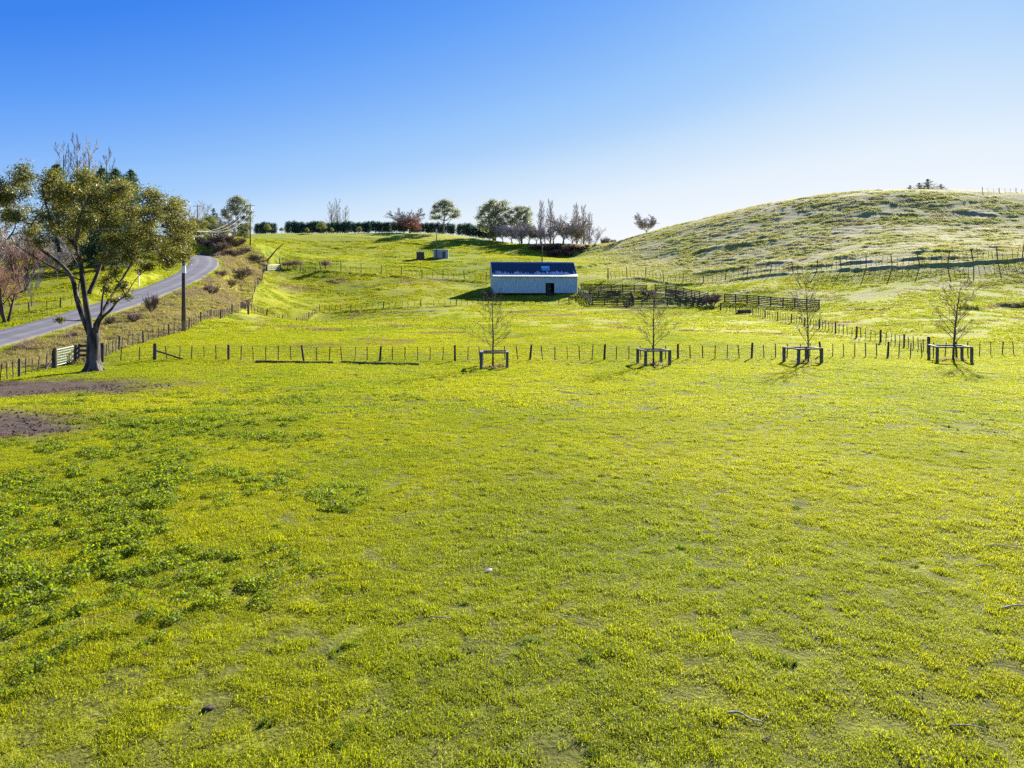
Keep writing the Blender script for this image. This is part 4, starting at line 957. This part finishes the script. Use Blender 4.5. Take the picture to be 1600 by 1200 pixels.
rail_fence(gline([(920,466),(955,467),(986,467)]), 'middle rail fence dividing the stockyards')
rail_fence(gline([(1040,464),(1075,469),(1100,475)]), 'inner rail of the curved race in the stockyards')
rail_fence(gline([(986,467),(990,477)]), 'short cross rail fence inside the stockyards')
rail_fence(gline([(1132,472),(1180,476),(1230,480),(1280,484.5)]), 'long rail fence reaching right from the branch heap')
rail_fence(gline([(122,565.5),(139,565)]), 'short heavy rail panel between the green gate and the big trunk', h=1.35, rails=4, step=1.2, thick=.06, wide=.2)

# ---- tree guards and saplings
SAP = Kind('sapling', 5.0, bare_builder(71, dict(levels=4, seg=[8, 5, 4, 3], wob=[.012, .09, .13, .14], up=[.03, .09, .07, .05], kids=[26, 7, 5, 0], **{'from': [.22, .2, .1, 0]}, ang=[.95, .6, .5, 0], len=[.44, .45, .5, 0], sides=[7, 4, 3, 3], rmin=.0065, cone=.6, rr=.42), 5.0, .06, 'bark', 'twig_brown', .05))
SAP2 = Kind('sapling', 5.0, bare_builder(77, dict(levels=4, seg=[8, 5, 4, 3], wob=[.015, .09, .12, .14], up=[.03, .10, .08, .05], kids=[22, 7, 5, 0], **{'from': [.22, .2, .2, 0]}, ang=[.8, .55, .5, 0], len=[.46, .5, .5, 0], sides=[7, 4, 3, 3], rmin=.0065, cone=.5, rr=.5), 5.0, .065, 'bark', 'twig_brown', .05))
def guard(label, px, py, w, d, rz, h=1.08):
    p = on(px, py); root = thing('tree_guard', label, 'tree guard', p, rz, 'square timber tree guards along the fence')
    for sx in (-1, 1):
        for sy in (-1, 1):
            x = sx * w / 2; y = sy * d / 2; wx = p.x + x * math.cos(rz) - y * math.sin(rz); wy = p.y + x * math.sin(rz) + y * math.cos(rz); z = hz(wx, wy) - p.z
            link('post', MB().box(-.095, .095, -.075, .075, z - .25, h - .005).mesh('post', 'timber_pale'), root, (x, y, 0), (frg.gauss(0, .015), frg.gauss(0, .015), 0))
    for sy in (-1, 1): link('rail', MB().box(-w / 2 - .1, w / 2 + .1, -.08, .08, h - .02, h + .09).mesh('rail', 'timber_pale'), root, (0, sy * d / 2, 0), (0, frg.gauss(0, .008), 0))
    for sx in (-1, 1): link('rail', MB().box(-.09, .09, -d / 2 + .095, d / 2 - .095, h - .015, h + .085).mesh('rail', 'timber_pale'), root, (sx * w / 2, 0, 0))
    return p
gp = guard('timber tree guard square-on to the camera, leftmost of the four', 772.5, 574, 1.85, 1.6, .0)
SAP.place('slender bare sapling in the leftmost tree guard', gp + Vector((-.1, -.1, .1)), 5.1, .4, 1.2, 'bare saplings in the tree guards')
gp = guard('timber tree guard with its left side showing, second from the left', 1021, 570, 1.85, 1.7, .16)
SAP.place('bare sapling with fine upswept twigs in the second tree guard', gp + Vector((0, 0, .1)), 5.3, 2.1, 1.15, 'bare saplings in the tree guards')
gp = guard('timber tree guard third from the left, under the leaning sapling', 1254, 567, 1.95, 1.7, .24)
s3 = SAP2.place('thin bare sapling leaning right in the third tree guard', gp + Vector((.35, -.2, .1)), 6.0, 1.0, .85, 'bare saplings in the tree guards'); s3.rotation_euler = (0, .05, 1.0)
gp = guard('timber tree guard turned at an angle, rightmost of the four', 1484, 563, 2.3, 2.2, -.30)
SAP2.place('wide-branched bare sapling in the rightmost tree guard', gp + Vector((0, -.4, .1)), 5.7, 3.0, 1.3, 'bare saplings in the tree guards')

def guard_grass():
    P = []
    for px, py in ((772, 574), (1021, 570), (1254, 567), (1484, 563)):
        c = on(px, py); P.append(np.stack([c.x + g.normal(0, .42, 34), c.y + g.normal(0, .4, 34)], 1))
    P = np.vstack(P); N = len(P); z = height(P[:, 0], P[:, 1])
    scatter('guard_grass', [blade_patch(g, 60, .16, .34, .016, .9, c) for c in (0, 5)], 'rough', np.column_stack([P, z]), g.uniform(0, 6.283, N), (g.normal(0, .15, N), g.normal(0, .15, N)), g.uniform(.5, 1.2, N), g.integers(0, 2, N), np.ones((N, 3)), 'ungrazed grass standing inside the tree guards', 'grass')
guard_grass()

# ------------------------------------------------------------------ woolshed
def woolshed():
    p = onY(772, 144.2); p.z = 5.05; rz = R(6.5)
    root = thing('woolshed', 'white woolshed tinted blue as in skylit shade, with dark flaking roof beside the stockyards', 'shed', p, rz)
    Wd, D = 17.9, 9.4; fl = .75; e = 4.35; lz = 4.9; lv = 2.2; rzz = 7.55; rv = 5.4
    prof = [(0, e), (lv, lz), (rv, rzz), (D, e - .1)]
    def boards(x0, x1, z0, z1, name, y):   # lapped weatherboards, each row leaning out at its foot
        n = max(1, round((z1 - z0) / .28)); m_ = MB(); hgt = (z1 - z0) / n
        for k in range(n):
            a = z0 + k * hgt; b_ = a + hgt
            m_.add([(x0, y - .045, a), (x1, y - .045, a), (x1, y - .015, b_), (x0, y - .015, b_), (x0, y + .05, a), (x1, y + .05, a), (x1, y + .05, b_), (x0, y + .05, b_)],
                   [(0, 1, 2, 3), (0, 4, 5, 1), (3, 2, 6, 7), (0, 3, 7, 4), (1, 5, 6, 2), (4, 7, 6, 5)])
        return link(name, m_.mesh(name, 'cladding'), root)
    dx0, dx1, dz = 11.0, 12.9, 2.9
    boards(0, dx0, fl, e, 'front_wall', 0); boards(dx1, Wd, fl, e, 'front_wall', 0); boards(dx0, dx1, dz, e, 'front_wall', 0)
    for name, x in (('end_wall', 0.0), ('end_wall', Wd)):
        t = .06; V = [(x + (.001 if x == 0 else -t), .06, fl)]; xs = (x + .0, x + t) if x == 0 else (x - t, x)
        poly = [(.06, fl), (.06, e - .03), (lv, lz - .05), (rv, rzz - .06), (D, e - .16), (D, fl)]
        V = [(xs[0], a, b_) for a, b_ in poly] + [(xs[1], a, b_) for a, b_ in poly]; n = len(poly)
        Fc = [list(range(n)), list(range(n, 2 * n))[::-1]] + [[i, n + i, n + (i + 1) % n, (i + 1) % n] for i in range(n)]
        link(name, new_mesh(name, V, Fc, 'cladding'), root)
    link('back_wall', MB().box(.06, Wd - .06, D - .05, D + .01, fl, e - .16).mesh('back_wall', 'cladding'), root)
    link('floor', MB().box(.07, Wd - .07, .07, D - .06, fl - .12, fl).mesh('floor', 'dark_inside'), root)
    for i in range(9):
        for v in (.15, 3, 6.2, 9.1):
            x = .15 + i * (Wd - .3) / 8; link('pile', MB().box(-.1, .1, -.1, .1, -1.2, fl - .12).mesh('pile', 'dark_inside'), root, (x, v, 0))
    def sheet(name, a, b_, material, x0=-.28, x1=Wd + .28, over=0.0):   # ribbed sheet between two profile points
        (v0, z0), (v1, z1) = a, b_; n = int((x1 - x0) / .2); dv = v1 - v0; dzv = z1 - z0; L = math.hypot(dv, dzv); nv, nz = -dzv / L, dv / L; V = []
        for i in range(n * 2 + 1):
            x = x0 + (x1 - x0) * i / (n * 2); hgt = .035 if i % 2 else .0
            for v, z in ((v0, z0), (v1, z1)): V += [(x, v + nv * (hgt + over), z + nz * (hgt + over)), (x, v + nv * (hgt + over - .03), z + nz * (hgt + over - .03))]
        Fc = []
        for i in range(n * 2): k = i * 4; Fc += [(k, k + 4, k + 6, k + 2), (k + 1, k + 3, k + 7, k + 5), (k, k + 1, k + 5, k + 4), (k + 2, k + 6, k + 7, k + 3)]
        return link(name, new_mesh(name, V, Fc, material), root)
    sl = (lz - e) / lv
    low = sheet('lower_roof', (-.35, e - .35 * sl + .02), (lv + .02, lz + .03), 'roof_low')
    up = sheet('upper_roof', (lv - .12, lz + .06), (rv, rzz), 'roof')
    back = sheet('back_roof', (D + .35, e - .45), (rv, rzz), 'roof_low')
    cap = MB().add([(-.3, rv - .28, rzz - .17), (-.3, rv, rzz + .09), (-.3, rv + .28, rzz - .17), (Wd + .3, rv - .28, rzz - .17), (Wd + .3, rv, rzz + .09), (Wd + .3, rv + .28, rzz - .17)], [(0, 3, 4, 1), (1, 4, 5, 2), (0, 1, 2), (3, 5, 4)])
    link('ridge_cap', cap.mesh('ridge_cap', 'blue_steel'), root)
    k = (rzz - lz) / (rv - lv); f = lambda t: (lv + t * (rv - lv), lz + t * (rzz - lz))
    sheet('skylight', f(.03), f(.64), 'skylight', 10.7, 12.5, .075)
    link('gutter', MB().beam((-.3, -.40, e - .12), (Wd + .3, -.40, e - .12), .12, .10).mesh('gutter', 'dark_inside'), root)
    for x in (-.3, Wd + .3):
        link('barge_board', MB().beam((x, lv - .1, lz - .02), (x, rv, rzz - .02), .05, .2).mesh('barge_board', 'white_paint'), root)
    door = link('door', MB().box(dx0 + .03, dx0 + 1.1, .25, .30, fl, dz - .02).mesh('door', 'dark_inside'), root)
    link('handle', MB().box(dx0 + .95, dx0 + 1.02, .2, .248, fl + .95, fl + 1.1).mesh('handle', 'galv'), door)
    link('door_frame', MB().box(dx0 - .1, dx0, -.07, .04, fl, dz).box(dx1, dx1 + .1, -.07, .04, fl, dz).box(dx0 - .1, dx1 + .1, -.07, .04, dz, dz + .1).mesh('door_frame', 'cladding'), root)
    for s_ in range(3): link('step', MB().box(dx0 + .2, dx1 - .2, -.35 * (3 - s_), -.35 * (2 - s_) - .01, -.2, .22 * (s_ + 1)).mesh('step', 'dark_inside'), root)
woolshed()

# small things by the woolshed
def plank_box(name, label, cat, loc, w, d, h, material, rz=0, legs=False):
    root = thing(name, label, cat, loc, rz); n = 4
    for k in range(n):
        z = .1 + k * (h - .1) / n
        for sy in (-1, 1): link('plank', MB().box(-w / 2, w / 2, sy * d / 2 - .02, sy * d / 2 + .02, z, z + (h - .1) / n - .03).mesh('plank', material), root)
        for sx in (-1, 1): link('plank', MB().box(sx * w / 2 - .021, sx * w / 2 + .021, -d / 2 + .025, d / 2 - .025, z, z + (h - .1) / n - .03).mesh('plank', material), root)
    for sx in (-1, 1):
        for sy in (-1, 1): link('post', MB().box(-.05, .05, -.05, .05, -.2, h + .06).mesh('post', material), root, (sx * (w / 2 - .08), sy * (d / 2 - .08), 0))
    return root
plank_box('loading_ramp', 'low dark timber loading pen against the left end of the woolshed', 'pen', on(764, 463.5), 1.7, 1.6, 1.0, 'timber', .1)
def beam_frame():
    p = on(889, 474); root = thing('timber_frame', 'low T-shaped timber frame in the grass below the woolshed door', 'timber frame', p, .1)
    link('post', MB().box(-.09, .09, -.09, .09, -.3, 1.15).mesh('post', 'timber'), root); link('beam', MB().box(-1.15, .75, -.09, .09, 1.152, 1.30).mesh('beam', 'timber'), root)
    link('post', MB().box(-.05, .05, -.05, .05, -.3, 1.15).mesh('post', 'timber_pale'), root, (.6, .0, 0)); link('brace', MB().beam((-1.6, 0, .12), (-.1, 0, .62), .07, .1).mesh('brace', 'timber'), root)
beam_frame()
def trough(label, p, L, rz):
    root = thing('water_trough', label, 'trough', p, rz); m_ = MB(); w = .55; t = .06; h = .5
    out = [(-L / 2, -w), (L / 2, -w), (L / 2 + .2, 0), (L / 2, w), (-L / 2, w), (-L / 2 - .2, 0)]; inn = [(x * .93, y * .86) for x, y in out]; n = 6
    V = [(x * .94, y * .9, -.05) for x, y in out] + [(x, y, h) for x, y in out] + [(x, y, h) for x, y in inn] + [(x * .9, y * .85, .12) for x, y in inn]
    Fc = [[r_ * n + i, r_ * n + (i + 1) % n, (r_ + 1) * n + (i + 1) % n, (r_ + 1) * n + i] for r_ in range(3) for i in range(n)] + [list(range(3 * n, 4 * n))]
    link('basin', new_mesh('basin', V, Fc, 'tank'), root); link('ballcock_box', MB().box(L / 2 - .5, L / 2 - .1, -.25, .25, h + .003, h + .12).mesh('ballcock_box', 'tank'), root)
trough('dark low water trough beside the slanting wire fence', on(1163, 489.5), 2.0, .05)

# ---- the two small sheds on the left hill
def hut(label, px, py, w, d, h, wall, roof, rz):
    p = on(px, py); root = thing('small_shed', label, 'shed', p, rz)
    for x in (-w / 2, w / 2 - .06): link('end_wall', MB().box(x, x + .06, -d / 2, d / 2, -.6, h - .02).mesh('end_wall', wall), root)
    n = 5
    for k in range(n): x = -w / 2 + .065 + k * (w - .13) / n; link('panel', MB().box(x, x + (w - .13) / n - .025, -d / 2 - (.02 if k % 2 else 0), -d / 2 + .05, -.6, h - .03).mesh('panel', wall), root)
    link('back_wall', MB().box(-w / 2 + .065, w / 2 - .065, d / 2 - .05, d / 2, -.6, h - .03).mesh('back_wall', wall), root)
    link('roof', MB().add([(-w / 2 - .15, -d / 2 - .2, h), (w / 2 + .15, -d / 2 - .2, h), (w / 2 + .15, d / 2 + .2, h + .25), (-w / 2 - .15, d / 2 + .2, h + .25), (-w / 2 - .15, -d / 2 - .2, h + .06), (w / 2 + .15, -d / 2 - .2, h + .06), (w / 2 + .15, d / 2 + .2, h + .31), (-w / 2 - .15, d / 2 + .2, h + .31)],
                          [(0,3,2,1),(4,5,6,7),(0,1,5,4),(1,2,6,5),(2,3,7,6),(3,0,4,7)]).mesh('roof', roof), root)
    link('door', MB().box(w * .12, w * .12 + .8, -d / 2 - .075, -d / 2 - .025, .02, 1.85).mesh('door', 'tank'), root)
hut('small dark square shed on the left hill', 657, 406, 2.2, 2.2, 2.1, 'tank', 'tank', .1)
hut('wider blue-grey shed beside the pole on the left hill', 689, 404, 4.2, 2.6, 2.35, 'blue_steel', 'blue_steel', .06)

# ------------------------------------------------------------------ power poles and lines
def pole(label, p, h, arms=((.35, 2.2),), band=None, r=.17, arm_rz=0.0):
    root = thing('power_pole', label, 'power pole', p); tops = []
    link('shaft', MB().tube([(0, 0, -.8), (0, 0, h * .5), (0, 0, h)], [r, r * .88, r * .72], 10).mesh('shaft', 'pole', True), root)
    for dz, w in arms:
        ca, sa = math.cos(arm_rz), math.sin(arm_rz); z = h - dz
        link('crossarm', MB().beam((-w / 2 * ca, -w / 2 * sa - .16, z), (w / 2 * ca, w / 2 * sa - .16, z), .10, .13).mesh('crossarm', 'pole'), root)
        for t in (-.46, .0, .46):
            q_ = Vector((t * w * ca, t * w * sa - .16, z + .066)); link('insulator', MB().tube([(0, 0, 0), (0, 0, .07), (0, 0, .09), (0, 0, .2)], [.02, .02, .06, .045], 7).mesh('insulator', 'white_paint'), root, q_)
            tops.append(Vector(p) + q_ + Vector((0, 0, .2)))
    if band: link('white_band', MB().tube([(0, 0, band), (0, 0, band + .75)], [r * 1.0, r * .98], 10).mesh('white_band', 'white_paint'), root)
    return tops
pn = on(287, 519); A = pole('near power pole with a white band, standing on the road fence', pn, 10.8, ((.3, 2.4),), 6.1, .22, .5)
pf = onY(391, 169); B = pole('skyline power pole with two crossarms above the road bend', pf, zpix(318, 169) - pf.z, ((.5, 2.2), (2.1, 2.2)), None, .17, .1)
pc = onY(308.5, 196); C_ = pole('distant power pole with one crossarm over the rounded trees', pc, zpix(320, 196) - pc.z, ((.4, 2.4),), None, .17, .1)
pd = on(682, 405); pole('plain pole beside the blue-grey shed', pd, 8.3, ((.4, 1.2),), None, .14, 1.4)
pe = onY(847, 172); pole('power pole rising behind the woolshed roof', pe, zpix(377, 172) - pe.z, ((.7, 2.0),), None, .17, .2)
def span(label, a, b, sag, group, r=.012):
    a = Vector(a); b = Vector(b); P = [tuple(a.lerp(b, t) - a - Vector((0, 0, sag * 4 * t * (1 - t)))) for t in np.linspace(0, 1, 17)]
    tag(link('power_line', new_mesh('power_line', *tube(P, r, 4), 'cable'), None, a), label, 'power line', group)
for i, w in enumerate(('left', 'middle', 'right')):
    span(f'sagging {w} power line from the near pole up to the two-armed skyline pole', A[i], B[i], 2.6, 'power lines up the road')
    off = Vector((-230, 40, 60)); e = Vector((-62 + i * .4, 52 - i * .9, 11.4)); span(f'power line running out of the frame to the left behind the big crown, {w} strand', A[i], e, .5, 'power lines to the left')
span('thin power line between the two poles above the road bend', B[0], C_[2], 1.2, None)

# ---- road sign
def sign():
    p = on(217.5, 447); root = thing('road_sign', 'small red and white road sign on a white post beside the road', 'sign', p, -.2)
    link('post', MB().box(-.05, .05, -.05, .05, -.3, 2.2).mesh('post', 'white_paint'), root)
    a = np.arange(20) * 2 * math.pi / 20; V = [(.40 * math.cos(t), y, 1.95 + .40 * math.sin(t)) for y in (-.075, -.055) for t in a]
    link('disc', new_mesh('disc', V, [list(range(20)), list(range(20, 40))[::-1]] + [[i, 20 + i, 20 + (i + 1) % 20, (i + 1) % 20] for i in range(20)], 'red_paint'), root)
    V = [(.27 * math.cos(t), y, 1.95 + .27 * math.sin(t)) for y in (-.083, -.076) for t in a]
    link('centre', new_mesh('centre', V, [list(range(20)), list(range(20, 40))[::-1]] + [[i, 20 + i, 20 + (i + 1) % 20, (i + 1) % 20] for i in range(20)], 'white_paint'), root)
sign()

# ---- dead leaning trunk, logs, sticks, stones
a = on(416, 408); Ld = zpix(381, 168) - a.z
P = catmull([(0, 0, -.2), (1.3, 0, Ld * .30), (2.4, .1, Ld * .62), (4.2, 0, Ld)], 5)
root = thing('dead_trunk', 'dark dead trunk leaning to the right above the white gate', 'dead tree', a)
link('trunk', new_mesh('trunk', *tube(P, np.linspace(.22, .10, len(P)), 8), 'bark', True), root)
link('branch', new_mesh('branch', *tube([(0, 0, 0), (-.2, .1, 1.0), (-.1, 0, 1.9)], [.12, .09, .05], 6), 'bark'), root, (-.5, 0, 0)); link('branch', new_mesh('branch', *tube([(1.3, 0, Ld * .30), (1.0, .1, Ld * .55)], [.07, .03], 5), 'bark'), root)
def log(label, p0, p1, r):
    a = on(*p0); b = on(*p1); n = 12; P = []; rg = random.Random(int(p0[0]))
    for k in range(n): q_ = a.lerp(b, k / (n - 1)); P.append((q_.x - a.x, q_.y - a.y, hz(q_.x, q_.y) - a.z + r * .6 + rg.gauss(0, .01)))
    tag(link('fallen_pole', new_mesh('fallen_pole', *tube(P, [r * rg.uniform(.9, 1.1) for _ in range(n)], 8), 'mossy'), None, a), label, 'pole')
log('long mossy pole lying in the grass along the front fence, left one', (400, 567), (521, 568.5), .10)
log('long mossy pole lying in the grass along the front fence, right one', (533, 567.5), (655, 570.5), .10)

def stick(label, px, py, L, rz, r, forked, seed):
    rg = random.Random(seed); p = on(px, py); P = [(-L / 2, 0, .012), (-L / 6, rg.gauss(0, .05) * L, .024), (L / 6, rg.gauss(0, .07) * L, .022), (L / 2, rg.gauss(0, .08) * L, .01)]
    root = thing('fallen_stick', label, 'stick', p + Vector((0, 0, .02)), rz)
    link('stem', new_mesh('stem', *tube(catmull(P, 3), np.linspace(r, r * .5, 10) * .62, 6), 'stick'), root)
    if forked: link('twig', new_mesh('twig', *tube([(L / 6, P[2][1], .06), (L * .32, L * .16, .09)], [r * .5, r * .25], 5), 'stick'), root)
for i, (px, py, L, rz, r, fk, lab) in enumerate([
    (1572, 862, .85, -.12, .022, 1, 'longest pale stick, near the right edge halfway up the paddock'), (1590, 963, .55, .1, .024, 0, 'stick cut by the right edge of the frame'),
    (1163, 1136, .38, -.5, .022, 0, 'dark stick at bottom right, beside a pale curved one'), (1198, 1139, .28, .7, .012, 0, 'pale curved stick at bottom right'),
    (1515, 1146, .42, -.2, .016, 0, 'thin stick in the bottom right corner'), (279, 1124, .34, -.15, .010, 0, 'thin straight stick at bottom left'),
    (154, 1135, .18, .35, .012, 0, 'short pale stick at the bottom left edge'), (416, 1106, .20, -.1, .013, 0, 'short bone-white stick at bottom left of centre'),
    (618, 890, .25, .8, .010, 0, 'thin slanting stick left of the pale stone'), (382, 1027, .16, -.1, .010, 0, 'short twig in the grass left of centre'),
    (1285, 1090, .36, .05, .012, 0, 'thin pale stick low in the right half'), (690, 972, .36, -.3, .016, 1, 'dark forked twig in a tuft below the pale stone'), (895, 968, .40, -.5, .012, 1, 'dark forked twig right of centre in the grass'),
    (1445, 938, .30, .05, .018, 0, 'grey stick in the grass at right, below the longest one'), (1540, 890, .38, .05, .02, 0, 'grey stick just below the longest one at the right edge')]):
    stick(lab, px, py, L, rz, r, fk, i)

def lump(name, label, cat, px, py, rx, ry, rz_, material, seed):
    q_ = np.random.default_rng(seed); p = on(px, py); n, m_ = 10, 5; V = []; 
    for j in range(m_):
        t = j / (m_ - 1) * math.pi / 2
        for i in range(n): a = i * 2 * math.pi / n; k = 1 + q_.normal(0, .10); V.append((rx * math.cos(a) * math.cos(t) * k, ry * math.sin(a) * math.cos(t) * k, rz_ * math.sin(t) * (1 + q_.normal(0, .08)) - .01))
    Fc = [[j * n + i, j * n + (i + 1) % n, (j + 1) * n + (i + 1) % n, (j + 1) * n + i] for j in range(m_ - 1) for i in range(n)] + [list(range((m_ - 1) * n, m_ * n))]
    tag(link(name, new_mesh(name, V, Fc, material), None, p + Vector((0, 0, .025)), (0, 0, seed)), label, cat)
lump('stone', 'pale flat stone lying alone in the middle of the paddock', 'stone', 764, 895, .10, .05, .035, 'stone', 1)
for i, (px, py, s_, lab) in enumerate([(1197, 1163, .085, 'dark elongated clod near the bottom right sticks'), (633, 890, .07, 'dark clod left of the pale stone'), (1491, 1027, .05, 'small black clod in the right half'), (325, 1116, .10, 'dark clod at bottom left beside the thin stick'),
                                       (775, 725, .13, 'dark clod far out near the middle of the paddock'), (226, 1036, .08, 'dark clod under the left weeds'), (1574, 978, .05, 'small brown clod by the stick at the right edge'), (515, 967, .08, 'dark clod left of the forked twig'), (778, 790, .10, 'pair-like dark clod above the pale stone')]):
    lump('soil_clod', lab, 'clod', px, py, s_ * .7, s_ * .45, s_ * .3, 'clod', 10 + i)
